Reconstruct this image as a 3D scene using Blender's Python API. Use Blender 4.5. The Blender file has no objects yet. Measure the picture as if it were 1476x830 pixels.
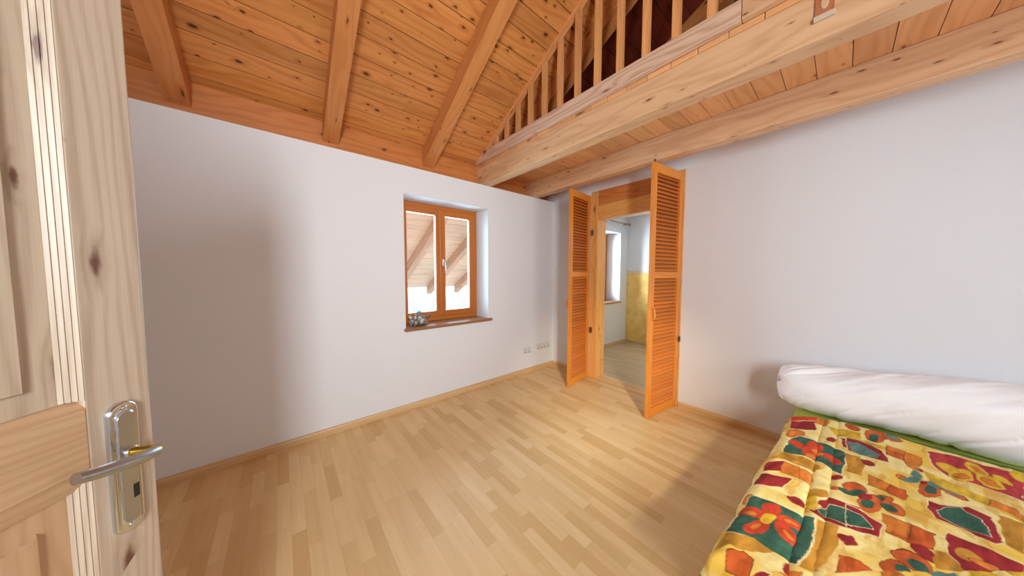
import bpy, math, random
import numpy as np
from mathutils import Matrix, Vector, noise
random.seed(7)
WORLD, E_W, E_B, E_A, E_1, E_S, EXPO = 2.2, 95, 26, 300, 80, 700, -0.22      # sky strength, watts of window lamps and added fill lamps, exposure
PI = math.pi
sc = bpy.context.scene
COL = sc.collection

# ------------------------------------------------------------------ helpers
def lin(r, g, b):
    f = lambda c: (c/255/12.92) if c/255 <= 0.04045 else ((c/255+0.055)/1.055)**2.4
    return (f(r), f(g), f(b), 1.0)

class Nd:
    """small node-graph writer"""
    def __init__(s, name):
        s.m = bpy.data.materials.new(name); s.m.use_nodes = True
        s.t = s.m.node_tree; s.b = s.t.nodes['Principled BSDF']
        s.out = s.t.nodes['Material Output']
    def n(s, typ, **kw):
        x = s.t.nodes.new(typ)
        for k, v in kw.items(): setattr(x, k, v)
        return x
    def put(s, sock, v):
        if v is None: return
        if isinstance(v, bpy.types.NodeSocket): s.t.links.new(v, sock)
        elif isinstance(v, (int, float)) or len(v) == len(sock.default_value): sock.default_value = v
        else: sock.default_value = tuple(v)[:len(sock.default_value)]
    def ma(s, op, a, b=None, c=None, clamp=False):
        x = s.n('ShaderNodeMath', operation=op, use_clamp=clamp)
        for i, v in enumerate((a, b, c)): s.put(x.inputs[i], v)
        return x.outputs[0]
    def sep(s, v):
        x = s.n('ShaderNodeSeparateXYZ'); s.put(x.inputs[0], v); return x.outputs
    def comb(s, x_, y_, z_=0.0):
        x = s.n('ShaderNodeCombineXYZ')
        for i, v in enumerate((x_, y_, z_)): s.put(x.inputs[i], v)
        return x.outputs[0]
    def step(s, v, a, b):          # smooth 0..1 as v goes a -> b
        x = s.n('ShaderNodeMapRange', interpolation_type='SMOOTHSTEP')
        s.put(x.inputs['Value'], v); s.put(x.inputs['From Min'], a); s.put(x.inputs['From Max'], b)
        return x.outputs[0]
    def noise(s, vec, scale=1.0, detail=2.0, rough=0.5, dist=0.0):
        x = s.n('ShaderNodeTexNoise'); s.put(x.inputs['Vector'], vec)
        x.inputs['Scale'].default_value = scale; x.inputs['Detail'].default_value = detail
        x.inputs['Roughness'].default_value = rough; x.inputs['Distortion'].default_value = dist
        return x.outputs[0]
    def mix(s, f, a, b, mode='MIX'):
        x = s.n('ShaderNodeMix', data_type='RGBA', blend_type=mode)
        s.put(x.inputs[0], f); s.put(x.inputs[6], a); s.put(x.inputs[7], b)
        return x.outputs[2]
    def bump(s, h, strength=0.2, dist=0.01):
        x = s.n('ShaderNodeBump'); x.inputs['Strength'].default_value = strength
        x.inputs['Distance'].default_value = dist; s.put(x.inputs['Height'], h)
        s.t.links.new(x.outputs[0], s.b.inputs['Normal'])
    def set(s, **kw):
        for k, v in kw.items(): s.put(s.b.inputs[k.replace('_', ' ')], v)

def wood(name, c1, c2, ck, ring=22.0, kx=2.0, ky=6.0, kamt=0.5, ksize=0.075, rough=0.45, var=0.25, fib=0.35, ringamt=0.55, spec=0.5, warpamt=7.0):
    w = Nd(name)
    uv = w.n('ShaderNodeUVMap', uv_map='uv').outputs[0]
    rn = w.sep(w.n('ShaderNodeUVMap', uv_map='rnd').outputs[0])
    r1, r2 = rn[0], rn[1]
    u0, v0, _ = w.sep(uv)
    u = w.ma('ADD', u0, w.ma('MULTIPLY', r1, 37.0)); v = w.ma('ADD', v0, w.ma('MULTIPLY', r2, 23.0))
    vor = w.n('ShaderNodeTexVoronoi', voronoi_dimensions='2D', feature='F1')
    w.put(vor.inputs['Vector'], w.comb(w.ma('MULTIPLY', u, kx), w.ma('MULTIPLY', v, ky)))
    vor.inputs['Scale'].default_value = 1.0; vor.inputs['Randomness'].default_value = 0.85
    d = vor.outputs['Distance']; cc = w.sep(vor.outputs['Color'])
    there = w.ma('LESS_THAN', cc[0], w.ma('MULTIPLY', w.step(w.noise(w.comb(w.ma('MULTIPLY', u, .8), w.ma('MULTIPLY', v, 1.7)), 1.0, 1.0), .3, .62), kamt*1.5))
    kr = w.ma('ADD', ksize*0.28, w.ma('MULTIPLY', w.ma('POWER', cc[1], 1.6), ksize))
    edge = w.noise(w.comb(w.ma('MULTIPLY', u, 40.0), w.ma('MULTIPLY', v, 90.0)), 1.0, 2.0)
    d2 = w.ma('ADD', d, w.ma('MULTIPLY', w.ma('SUBTRACT', edge, 0.5), ksize*.9))
    knot = w.ma('MULTIPLY', w.step(d2, w.ma('MULTIPLY', kr, 1.25), w.ma('MULTIPLY', kr, 0.35)), there)
    halo = w.ma('MULTIPLY', w.step(d2, w.ma('MINIMUM', w.ma('MULTIPLY', kr, 3.2), 0.34), w.ma('MULTIPLY', kr, .8)), there)
    warp = w.noise(w.comb(w.ma('MULTIPLY', u, 0.9), w.ma('MULTIPLY', v, 5.0)), 1.0, 2.0, 0.5)
    ph = w.ma('ADD', w.ma('MULTIPLY', v, ring), w.ma('ADD', w.ma('MULTIPLY', warp, warpamt), w.ma('MULTIPLY', halo, 0.6)))
    rg = w.ma('ADD', w.ma('MULTIPLY', w.ma('SINE', w.ma('MULTIPLY', ph, 2*PI)), 0.5), 0.5)
    rg = w.ma('POWER', rg, 1.8)
    band = w.noise(w.comb(w.ma('MULTIPLY', u, 0.6), w.ma('MULTIPLY', v, 14.0)), 1.0, 3.0, 0.6)
    fi = w.noise(w.comb(w.ma('MULTIPLY', u, 6.0), w.ma('MULTIPLY', v, 260.0)), 1.0, 3.0, 0.6)
    f = w.ma('ADD', w.ma('MULTIPLY', rg, ringamt), w.ma('ADD', w.ma('MULTIPLY', w.ma('SUBTRACT', fi, 0.5), fib), w.ma('MULTIPLY', w.ma('SUBTRACT', band, 0.45), 1.3)), clamp=True)
    c = w.mix(f, c1, c2)
    c = w.mix(w.ma('MULTIPLY', halo, 0.45), c, c2)
    c = w.mix(w.ma('MULTIPLY', knot, 0.9), c, ck)
    hsv = w.n('ShaderNodeHueSaturation'); w.put(hsv.inputs['Color'], c)
    w.put(hsv.inputs['Value'], w.ma('ADD', 1.0 - var/2, w.ma('MULTIPLY', r2, var)))
    w.put(hsv.inputs['Hue'], w.ma('ADD', 0.4975, w.ma('MULTIPLY', r1, 0.005)))
    w.set(Base_Color=hsv.outputs[0], Roughness=rough); w.b.inputs['Specular IOR Level'].default_value = spec
    w.bump(w.ma('ADD', rg, fi), 0.06, 0.002)
    return w.m

def plain(name, col, rough=0.5, metal=0.0, noise_amt=0.0, nscale=30.0, bump=0.0, spec=0.5):
    w = Nd(name)
    tc = w.n('ShaderNodeTexCoord').outputs['Object']
    c = col
    if noise_amt:
        nz = w.noise(tc, nscale, 4.0, 0.6)
        c = w.mix(w.ma('MULTIPLY', nz, noise_amt), col, (col[0]*0.55, col[1]*0.55, col[2]*0.55, 1))
    w.set(Base_Color=c, Roughness=rough, Metallic=metal); w.b.inputs['Specular IOR Level'].default_value = spec
    if bump: w.bump(w.noise(tc, nscale*3, 5.0, 0.65), bump, 0.004)
    return w.m

class MB:
    """collects faces with grain-aligned uv and a per-piece random pair; builds ONE mesh object"""
    def __init__(s): s.v = []; s.f = []; s.uv = []; s.rn = []
    def face(s, pts, uvs, rnd):
        b = len(s.v); s.v += [tuple(p) for p in pts]; s.f.append(tuple(range(b, b+len(pts))))
        s.uv += uvs; s.rn += [rnd]*len(pts)
    def box(s, lo, hi, ax=0, M=None, rnd=None):
        rnd = rnd or (random.random(), random.random())
        lo = [min(a, b) for a, b in zip(lo, hi)]; hi2 = [max(a, b) for a, b in zip(lo, hi)]
        P = [(x, y, z) for x in (lo[0], hi2[0]) for y in (lo[1], hi2[1]) for z in (lo[2], hi2[2])]
        b = len(s.v)
        s.v += [tuple(M @ Vector(p)) if M else p for p in P]
        cr = [a for a in range(3) if a != ax]
        for q, na in (((0,1,3,2),0), ((4,6,7,5),0), ((0,4,5,1),1), ((2,3,7,6),1), ((0,2,6,4),2), ((1,5,7,3),2)):
            s.f.append(tuple(b+i for i in q))
            for i in q:
                p = P[i]
                if na == ax: s.uv.append((p[cr[0]]*0.3, p[cr[1]]))
                else:
                    o = [a for a in cr if a != na][0]
                    s.uv.append((p[ax], p[o] + (0.31 if na == cr[0] else 0.0) + p[na]*0.2))
                s.rn.append(rnd)
    def prism(s, prof, a, b, fn, rnd=None, caps=True, closed=True):
        """2-D profile swept from a to b; fn(p, q, r) -> point"""
        rnd = rnd or (random.random(), random.random())
        n = len(prof); L = [0.0]
        for i in range(n): L.append(L[-1] + math.dist(prof[i], prof[(i+1) % n]))
        for i in range(n if closed else n-1):
            p, q = prof[i], prof[(i+1) % n]
            s.face([fn(p[0], p[1], a), fn(q[0], q[1], a), fn(q[0], q[1], b), fn(p[0], p[1], b)],
                   [(a, L[i]), (a, L[i+1]), (b, L[i+1]), (b, L[i])], rnd)
        if caps and closed:
            s.face([fn(p[0], p[1], a) for p in reversed(prof)], [(p[0]*.3, p[1]) for p in reversed(prof)], rnd)
            s.face([fn(p[0], p[1], b) for p in prof], [(p[0]*.3, p[1]) for p in prof], rnd)
    def sweep(s, pts, radii, seg=16, rnd=None, up=Vector((0,0,1)), cap=True):
        """tube along pts; radii: number, list of numbers or list of (ra, rb)"""
        rnd = rnd or (random.random(), random.random())
        pts = [Vector(p) for p in pts]; b = len(s.v); N = len(pts)
        if isinstance(radii, (int, float)): radii = [radii]*N
        for i, p in enumerate(pts):
            t = (pts[min(i+1, N-1)] - pts[max(i-1, 0)]).normalized()
            u_ = up if abs(t.dot(up)) < 0.95 else Vector((1,0,0))
            a = t.cross(u_).normalized(); c = a.cross(t).normalized()
            ra, rb = radii[i] if isinstance(radii[i], (tuple, list)) else (radii[i], radii[i])
            for k in range(seg):
                an = 2*PI*k/seg
                s.v.append(tuple(p + a*math.cos(an)*ra + c*math.sin(an)*rb))
        for i in range(N-1):
            for k in range(seg):
                k2 = (k+1) % seg
                s.f.append((b+i*seg+k, b+i*seg+k2, b+(i+1)*seg+k2, b+(i+1)*seg+k))
                s.uv += [(i*.05, k/seg*.1), (i*.05, (k+1)/seg*.1), ((i+1)*.05, (k+1)/seg*.1), ((i+1)*.05, k/seg*.1)]; s.rn += [rnd]*4
        if cap:
            for i, rev in ((0, False), (N-1, True)):
                q = [b+i*seg+k for k in range(seg)]
                if rev: q = q[::-1]
                s.f.append(tuple(q)); s.uv += [(0, 0)]*seg; s.rn += [rnd]*seg
    def lathe(s, prof, seg=24, fn=None):
        """prof: (radius, height); fn maps local (x,y,z)"""
        b = len(s.v); N = len(prof)
        for r, h in prof:
            for k in range(seg):
                an = 2*PI*k/seg; p = (r*math.cos(an), r*math.sin(an), h)
                s.v.append(tuple(fn(*p)) if fn else p)
        for i in range(N-1):
            for k in range(seg):
                k2 = (k+1) % seg
                s.f.append((b+i*seg+k, b+i*seg+k2, b+(i+1)*seg+k2, b+(i+1)*seg+k))
                s.uv += [(0, 0)]*4; s.rn += [(0.5, 0.5)]*4
        for i, rev in ((0, True), (N-1, False)):
            q = [b+i*seg+k for k in range(seg)]
            s.f.append(tuple(q[::-1] if rev else q)); s.uv += [(0, 0)]*seg; s.rn += [(0.5, 0.5)]*seg
    def build(s, name, mat, parent=None, smooth=False, bevel=0.0, bseg=2, world=True):
        me = bpy.data.meshes.new(name)
        vs = s.v
        if parent is not None and world:
            Mi = parent_matrix(parent).inverted(); vs = [tuple(Mi @ Vector(p)) for p in vs]
        me.from_pydata(vs, [], s.f); 
        for nm, dat in (('uv', s.uv), ('rnd', s.rn)):
            l = me.uv_layers.new(name=nm); l.data.foreach_set('uv', [c for p in dat for c in p])
        me.materials.append(mat)
        if smooth: me.polygons.foreach_set('use_smooth', [True]*len(me.polygons))
        me.update()
        o = bpy.data.objects.new(name, me); COL.objects.link(o)
        if parent is not None: o.parent = parent
        if bevel:
            b = o.modifiers.new('Bevel', 'BEVEL'); b.width = bevel; b.segments = bseg; b.limit_method = 'ANGLE'; b.angle_limit = math.radians(40); b.harden_normals = False
        if smooth:
            try: me.set_sharp_from_angle(angle=math.radians(45))
            except Exception: pass
        return o

def parent_matrix(o):
    m = Matrix.Translation(o.location) @ o.rotation_euler.to_matrix().to_4x4()
    return parent_matrix(o.parent) @ m if o.parent else m
def tag(o, label, cat, group=None, kind=None):
    o['label'] = label; o['category'] = cat
    if group: o['group'] = group
    if kind: o['kind'] = kind
    return o
def thing(name, label, cat, loc=(0,0,0), rotz=0.0, group=None, kind=None):
    o = bpy.data.objects.new(name, None); COL.objects.link(o); o.empty_display_size = 0.1
    o.location = loc; o.rotation_euler = (0, 0, rotz)
    return tag(o, label, cat, group, kind)
def solid(name, boxes, mat, ax=0, parent=None, bevel=0.0):
    m = MB()
    for lo, hi in boxes: m.box(lo, hi, ax)
    return m.build(name, mat, parent, bevel=bevel)

# ------------------------------------------------------------------ measures (metres)
YW, XR = 2.881, 3.256           # window wall, bed wall
T = math.tan(math.radians(28)); CS, SN = math.cos(math.radians(28)), math.sin(math.radians(28))
ZP = lambda y: 2.85 - (y - YW)*T   # underside of roof boards
YRIDGE = -0.40; YS = -1.95; XB = -0.76; XE = 5.56

# ------------------------------------------------------------------ materials
def wall_mat(name, col):
    w = Nd(name); tc = w.n('ShaderNodeTexCoord').outputs['Object']
    nz = w.noise(tc, 1.3, 3.0, 0.5)
    w.set(Base_Color=w.mix(w.ma('MULTIPLY', nz, 0.10), col, (col[0]*.8, col[1]*.8, col[2]*.8, 1)), Roughness=0.85)
    w.b.inputs['Specular IOR Level'].default_value = 0.2
    w.bump(w.noise(tc, 90.0, 4.0, 0.6), 0.08, 0.003)
    return w.m
M_wall = wall_mat('white_plaster', lin(224, 223, 224))
M_roof = wood('orange_roof_boards', lin(206,136,74), lin(168,94,38), lin(56,20,8), ring=16, kx=5.5, ky=11.0, kamt=0.85, ksize=0.12, rough=0.38, var=0.30, ringamt=0.4)
M_roofdark = wood('shade_maroon_boards', lin(120,46,26), lin(92,28,18), lin(40,10,8), ring=16, kx=5.0, ky=10.0, kamt=0.4, ksize=0.10, rough=0.5, var=0.2, ringamt=0.35)  # roof boards again, with the loft's shade put into a darker maroon
M_rafter = wood('orange_rafter_wood', lin(204,134,76), lin(180,106,52), lin(80,36,14), ring=14, kx=3, ky=9, kamt=0.7, ksize=0.10, rough=0.4, var=0.12, ringamt=0.4)
M_beam = wood('pale_beam_wood', lin(214,172,130), lin(186,138,97), lin(95,50,28), ring=11, kx=3.4, ky=11, kamt=0.8, ksize=0.075, rough=0.5, var=0.10, ringamt=0.45)
M_loftb = wood('loft_board_wood', lin(222,162,108), lin(198,130,78), lin(110,52,24), ring=18, kx=3.0, ky=6, kamt=0.5, ksize=0.07, rough=0.42, var=0.22, ringamt=0.4)
M_rail = wood('grey_pink_rail_wood', lin(214,180,154), lin(180,140,114), lin(130,60,36), ring=26, kx=1.5, ky=7, kamt=0.5, ksize=0.07, rough=0.55, var=0.1, ringamt=0.7)
M_balus = wood('baluster_wood', lin(220,158,100), lin(196,126,70), lin(110,56,28), ring=20, kx=2.5, ky=9, kamt=0.3, ksize=0.06, rough=0.5, var=0.2, ringamt=0.45)
M_door = wood('pale_pine_door', lin(190,170,147), lin(148,124,100), lin(92,48,28), ring=46, kx=3.6, ky=11, kamt=0.6, ksize=0.12, rough=0.42, var=0.06, fib=0.75, ringamt=0.36, warpamt=9.0)
M_doorrail = wood('warm_pine_rail', lin(192,156,118), lin(158,118,82), lin(120,70,40), ring=50, kx=2.0, ky=9, kamt=0.15, ksize=0.05, rough=0.42, var=0.06, ringamt=0.26, fib=.6, warpamt=10.0)
M_louv = wood('orange_louvre_wood', lin(222,140,50), lin(198,108,30), lin(130,48,14), ring=30, kx=2.0, ky=9, kamt=0.12, ksize=0.06, rough=0.36, var=0.10, ringamt=0.4)
M_slat = wood('louvre_slat_wood', lin(212,122,44), lin(184,90,24), lin(120,44,12), ring=60, kx=3.0, ky=18, kamt=0.1, ksize=0.05, rough=0.4, var=0.24, fib=.15, ringamt=0.12)
M_slatback = wood('dark_gap_backing', lin(150,78,24), lin(124,58,16), lin(80,30,10), ring=30, kamt=.1, rough=.5, var=.1)
M_post = wood('doorway_timber', lin(228,172,98), lin(204,138,66), lin(110,54,22), ring=24, kx=2.6, ky=9, kamt=0.45, ksize=0.10, rough=0.42, var=0.10, ringamt=0.5)
M_head = wood('doorway_dark_timber', lin(208,132,66), lin(178,100,46), lin(120,54,22), ring=16, kx=1.6, ky=6, kamt=0.2, ksize=0.05, rough=0.42, var=0.06, ringamt=0.5)
M_win = wood('window_frame_wood', lin(186,106,34), lin(160,84,22), lin(110,50,14), ring=40, kx=1, ky=9, kamt=0.05, ksize=0.04, rough=0.36, var=0.08, ringamt=0.35)
M_sill = wood('brown_sill_wood', lin(158,110,74), lin(122,80,50), lin(84,50,30), ring=26, kx=2.0, ky=7, kamt=0.2, ksize=0.06, rough=0.3, var=0.1, ringamt=0.5)
M_base = wood('beige_baseboard_wood', lin(214,178,128), lin(190,150,98), lin(150,110,70), ring=40, kx=1, ky=9, kamt=0.0, ksize=0.03, rough=0.4, var=0.05, ringamt=0.4)
M_eave = wood('red_brown_eave_board', lin(196,124,62), lin(162,92,40), lin(70,28,10), ring=12, kx=2.6, ky=6, kamt=0.45, ksize=0.08, rough=0.4, var=0.12, ringamt=0.4)
M_out = wood('weathered_soffit_wood', lin(222,186,156), lin(192,152,122), lin(150,116,100), ring=12, kx=2, ky=6, kamt=0.2, ksize=0.05, rough=0.6, var=0.12, ringamt=0.4)
M_outraft = wood('outdoor_rafter_wood', lin(196,152,122), lin(164,118,92), lin(130,96,80), ring=12, kx=2, ky=6, kamt=0.2, ksize=0.05, rough=0.6, var=0.12, ringamt=0.4)
M_chrome = plain('polished_chrome', lin(214,222,230), 0.14, 1.0)
M_steel = plain('brushed_steel', lin(178,184,190), 0.30, 1.0)
M_brass = plain('brass_neck', lin(226,190,84), 0.22, 1.0)
M_dark = plain('dark_slot', lin(24,20,16), 0.7)
M_hinge = plain('brown_hinge_metal', lin(104,84,60), 0.4, 0.8)
M_white_pl = plain('white_plastic', lin(214,208,202), 0.4)
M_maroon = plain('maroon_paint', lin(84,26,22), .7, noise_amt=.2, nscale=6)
M_grey_pl = plain('shadow_grey_plastic', lin(120,114,108), 0.5)
M_handle_w = plain('pale_metal', lin(214,206,194), 0.3, 0.7)
M_thresh = plain('aluminium_strip', lin(214,204,186), 0.35, 0.6)
M_sheet = plain('lime_green_sheet', lin(186,192,92), 0.85, noise_amt=0.25, nscale=60, bump=0.1, spec=0.2)
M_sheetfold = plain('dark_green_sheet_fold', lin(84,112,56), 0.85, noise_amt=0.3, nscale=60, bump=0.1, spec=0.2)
M_pillow = plain('white_cotton', lin(249,248,247), 0.85, noise_amt=0.02, nscale=14, bump=0.05, spec=0.15)
M_bedbase = wood('bed_base_wood', lin(190,150,104), lin(160,120,78), lin(110,70,40), kamt=0.2)

def floor_mat(name, ca, cb, cc, cd):
    w = Nd(name); p = w.sep(w.n('ShaderNodeTexCoord').outputs['Object'])
    x, y = p[0], p[1]
    def wn(a, b):
        t = w.n('ShaderNodeTexWhiteNoise', noise_dimensions='2D'); w.put(t.inputs['Vector'], w.comb(a, b)); return t
    W = 0.0655
    col = w.ma('DIVIDE', x, W); row = w.ma('FLOOR', col)
    off = wn(row, 3.7).outputs['Value']
    ln = w.ma('ADD', 0.36, w.ma('MULTIPLY', wn(row, 9.1).outputs['Value'], 0.10))
    sy = w.ma('ADD', w.ma('DIVIDE', y, ln), w.ma('MULTIPLY', off, 7.0)); seg = w.ma('FLOOR', sy)
    r = wn(row, seg); rv = r.outputs['Value']; rc = w.sep(r.outputs['Color'])
    ramp = w.n('ShaderNodeValToRGB'); w.put(ramp.inputs[0], rv)
    e = ramp.color_ramp.elements; e[0].position = 0.0; e[0].color = ca; e[1].position = 1.0; e[1].color = cd
    e.new(0.35).color = cb; e.new(0.75).color = cc
    gv = w.comb(w.ma('ADD', w.ma('MULTIPLY', x, 26.0), w.ma('MULTIPLY', rc[0], 31.0)), w.ma('ADD', w.ma('MULTIPLY', y, 1.6), w.ma('MULTIPLY', rc[1], 17.0)))
    g = w.noise(gv, 1.0, 4.0, 0.6, 0.8)
    fi = w.noise(w.comb(w.ma('MULTIPLY', x, 260.0), w.ma('MULTIPLY', y, 9.0)), 1.0, 3.0)
    c = w.mix(w.ma('MULTIPLY', w.ma('ADD', w.ma('SUBTRACT', g, 0.35), w.ma('MULTIPLY', w.ma('SUBTRACT', fi, 0.5), 0.4), clamp=True), 0.75), ramp.outputs[0], (cd[0]*.80, cd[1]*.76, cd[2]*.70, 1))
    fx = w.ma('ABSOLUTE', w.ma('SUBTRACT', w.ma('FRACT', col), 0.5)); fy = w.ma('ABSOLUTE', w.ma('SUBTRACT', w.ma('FRACT', sy), 0.5))
    seam = w.ma('MAXIMUM', w.step(fx, 0.485, 0.5), w.step(fy, 0.4955, 0.5))
    c3 = w.ma('ABSOLUTE', w.ma('SUBTRACT', w.ma('FRACT', w.ma('DIVIDE', col, 3.0)), 0.5))
    seam = w.ma('ADD', w.ma('MULTIPLY', seam, 0.22), w.ma('MULTIPLY', w.step(c3, 0.495, 0.5), 0.3), clamp=True)
    c = w.mix(seam, c, (cd[0]*.45, cd[1]*.38, cd[2]*.3, 1))
    w.set(Base_Color=c, Roughness=0.48); w.b.inputs['Specular IOR Level'].default_value = 0.3
    return w.m
M_floor = floor_mat('maple_laminate', lin(230,198,146), lin(226,191,138), lin(220,183,129), lin(210,170,114))
M_floor2 = floor_mat('cool_light_laminate', lin(200,178,146), lin(196,172,138), lin(191,166,131), lin(185,158,123))  # same laminate, the next room's cooler light put into the colour

def glass_mat():
    w = Nd('window_glass'); t = w.t
    tr = w.n('ShaderNodeBsdfTransparent'); gl = w.n('ShaderNodeBsdfGlossy'); gl.inputs['Roughness'].default_value = 0.02
    fr = w.n('ShaderNodeFresnel'); fr.inputs['IOR'].default_value = 1.35
    mx = w.n('ShaderNodeMixShader'); t.links.new(fr.outputs[0], mx.inputs[0]); t.links.new(tr.outputs[0], mx.inputs[1]); t.links.new(gl.outputs[0], mx.inputs[2])
    t.links.new(mx.outputs[0], w.out.inputs['Surface']); t.nodes.remove(w.b)
    return w.m
M_glass = glass_mat()

# ------------------------------------------------------------------ the shell
tag(solid('floor', [((-1.3, YS-.2, -.08), (3.462, YW+.3, 0))], M_floor), 'maple laminate floor of narrow staggered strips in the main room', 'floor', kind='structure')
tag(solid('floor_adjoining', [((3.462, YS-.2, -.08), (XE+.2, YW+.3, 0))], M_floor2), 'laminate floor beyond the louvered doorway, greyed by cooler light put into its colour', 'floor', kind='structure')

def holed_wall(name, x0, x1, ztop, hole, label):
    hx0, hx1, hz0, hz1 = hole
    m = MB(); y0, y1 = YW, YW+.36
    m.box((x0, y0, 0), (hx0, y1, ztop)); m.box((hx1, y0, 0), (x1, y1, ztop))
    m.box((hx0, y0, 0), (hx1, y1, hz0)); m.box((hx0, y0, hz1), (hx1, y1, ztop))
    return tag(m.build(name, M_wall), label, 'wall', kind='structure')
WX0, WX1, WZ0, WZ1 = 0.982, 2.022, 0.835, 2.246
holed_wall('wall_left', XB-.2, XR, 2.525, (WX0, WX1, WZ0, WZ1), 'long white plaster wall with the small two-pane window in it')
holed_wall('wall_left_adjoining', XR+.2, XE+.2, 2.60, (4.30, 5.27, 0.845, 2.24), 'white wall of the adjoining room with its own tall window')
tag(solid('wall_right', [((XR, 2.207, 0), (XR+.204, YW+.36, 2.745)), ((XR, YS, 0), (XR+.204, 1.078, 2.745)), ((XR, 1.078, 2.527), (XR+.204, 2.207, 2.745))], M_wall),
    'white wall behind the bed, pierced by the louvered doorway', 'wall', kind='structure')
solid('soffit', [((XR+.05, 1.18, 2.165), (XR+.204, 2.105, 2.527))], M_wall); bpy.data.objects['soffit'].name = 'trim_3'
tag(bpy.data.objects['trim_3'], 'white plaster lining over the doorway between the two rooms', 'lintel', kind='structure')
tag(solid('wall_back', [((XB-.4, -.9, 0), (XB, YW+.36, 4.7)), ((-1.30, YS-.2, 0), (-1.10, -.9, 4.7))], M_wall), 'white wall behind the camera that carries the pine door', 'wall', kind='structure')
# wall opposite the window wall, with two openings out of frame, the bed-side one added for fill light
m = MB()
wins = [(-1.06, -0.40, 1.30, 2.75), (1.35, 2.45, 0.95, 2.25)]
xs = [-1.3, -1.06, -0.40, 1.35, 2.45, XE+.2]
for a, b, hole in ((xs[0], xs[1], None), (xs[1], xs[2], wins[0]), (xs[2], xs[3], None), (xs[3], xs[4], wins[1]), (xs[4], xs[5], None)):
    if hole is None: m.box((a, YS-.2, 0), (b, YS, 3.9))
    else: m.box((a, YS-.2, 0), (b, YS, hole[2])); m.box((a, YS-.2, hole[3]), (b, YS, 3.9))
tag(m.build('wall_near', M_wall), 'white wall opposite the window wall, outside the picture', 'wall', kind='structure')
# adjoining room
M_yel = Nd('ochre_sponge_paint'); _t = M_yel.n('ShaderNodeTexCoord').outputs['Object']
M_yel.set(Base_Color=M_yel.mix(M_yel.step(M_yel.noise(_t, 7.0, 5.0, 0.65), 0.3, 0.7), lin(224,176,84), lin(240,206,128)), Roughness=0.8); M_yel = M_yel.m
M_border = plain('pale_border_paint', lin(216,200,180), 0.8, noise_amt=0.15, nscale=30)
tag(solid('wall_far', [((XE, YS-.2, 0), (XE+.15, YW+.36, 2.75))], M_wall), 'white end wall of the adjoining room above the ochre painted dado', 'wall', kind='structure')
tag(solid('trim_4', [((XE-.006, YS, 0.0), (XE-.0002, YW, 1.44))], M_yel), 'ochre yellow sponged dado on the adjoining room wall', 'wall paint', kind='structure')
tag(solid('trim_5', [((XE-.010, YS, 1.44), (XE-.0002, YW, 1.495))], M_border), 'pale border strip along the top of the ochre dado', 'border', kind='structure')
tag(solid('ceiling_adjoining', [((XR+.204, YS-.2, 2.60), (XE+.15, YW+.36, 2.70))], M_wall), 'white ceiling of the adjoining room', 'ceiling', kind='structure')

# roof boards: one surface of tongue-and-groove planks
RX = [-0.50, 0.39, 1.30, 2.19, 3.08, 3.97, 4.86, 5.75]      # rafter centres
def slope_pt(x, y, dz=0.0):            # dz = distance above the board underside, square to the slope
    return (x, y + dz*SN, ZP(y) + dz*CS)
def planks(m, ya, yb, xcuts, y_seam=2.172, pitch=0.1297, jitter=True):
    k0 = math.floor((ya - y_seam)/pitch); y = y_seam + k0*pitch
    while y < yb:
        a, b = max(y + 0.0022, ya), min(y + pitch - 0.0022, yb)
        cuts = list(xcuts) if random.random() < 0.5 else [xcuts[0]] + [c for c in xcuts[1:-1] if random.random() < 0.55] + [xcuts[-1]]
        for x0, x1 in zip(cuts[:-1], cuts[1:]):
            r = (random.random(), random.random())
            prof = [(a, 0.0), (b, 0.0), (b, 0.022), (a, 0.022)]
            m.prism(prof, x0 + .0004, x1 - .0004, lambda p, q, r_: slope_pt(r_, p, q), r)
        y += pitch
m = MB(); planks(m, YRIDGE, 3.30, [-1.3] + RX[:4])
# tongue side behind the planks, and the other slope (outside the picture)
m.face([slope_pt(-1.3, 3.30, .022), slope_pt(XE+.2, 3.30, .022), slope_pt(XE+.2, YRIDGE-.02, .022), slope_pt(-1.3, YRIDGE-.02, .022)], [(0,0),(6,0),(6,3),(0,3)], (.2,.2))
zr = ZP(YRIDGE); zs = zr - (YRIDGE-YS+.2)*T
m.face([(-1.3, YRIDGE, zr), (XE+.2, YRIDGE, zr), (XE+.2, YS-.2, zs), (-1.3, YS-.2, zs)], [(0,0),(6,0),(6,1.6),(0,1.6)], (.5,.5))
tag(m.build('ceiling', M_roof), 'sloping ceiling of knotty orange varnished boards', 'ceiling', kind='structure')
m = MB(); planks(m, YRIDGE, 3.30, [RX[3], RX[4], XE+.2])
tag(m.build('ceiling_loft', M_roofdark), 'dark maroon roof boards inside the loft, shade put into their colour', 'ceiling', kind='structure')
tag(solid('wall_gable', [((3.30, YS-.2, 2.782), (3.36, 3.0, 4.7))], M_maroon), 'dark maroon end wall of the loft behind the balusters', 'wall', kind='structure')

# rafters
RL = ['leftmost orange rafter, beside the top of the open pine door', 'orange rafter above the blank white wall left of the window',
      'orange rafter that comes down just above the window', 'brown rafter seen behind the loft balusters',
      'second rafter inside the dark loft, behind the taller balusters', 'third rafter inside the dark loft', 'fourth rafter inside the dark loft']
for i, xc in enumerate(RX[:5]):
    m = MB(); w = 0.06; prof = [(-w, -.152), (w, -.152), (w, -.0005), (-w, -.0005)]
    y1 = 3.010 + 0.0
    rr = (random.random(), random.random()*.6+.2)
    # plumb cut at the eave board
    pts = []
    def rp(p, q, r_): return (xc + p, r_, ZP(r_) + q/CS)
    m.prism(prof[::-1], YRIDGE, 3.009, rp, rr)
    o = m.build('rafter' if i == 0 else 'rafter.%03d' % i, M_rafter, bevel=.004)
    tag(o, RL[i], 'rafter', 'roof rafters', kind='structure')
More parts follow.
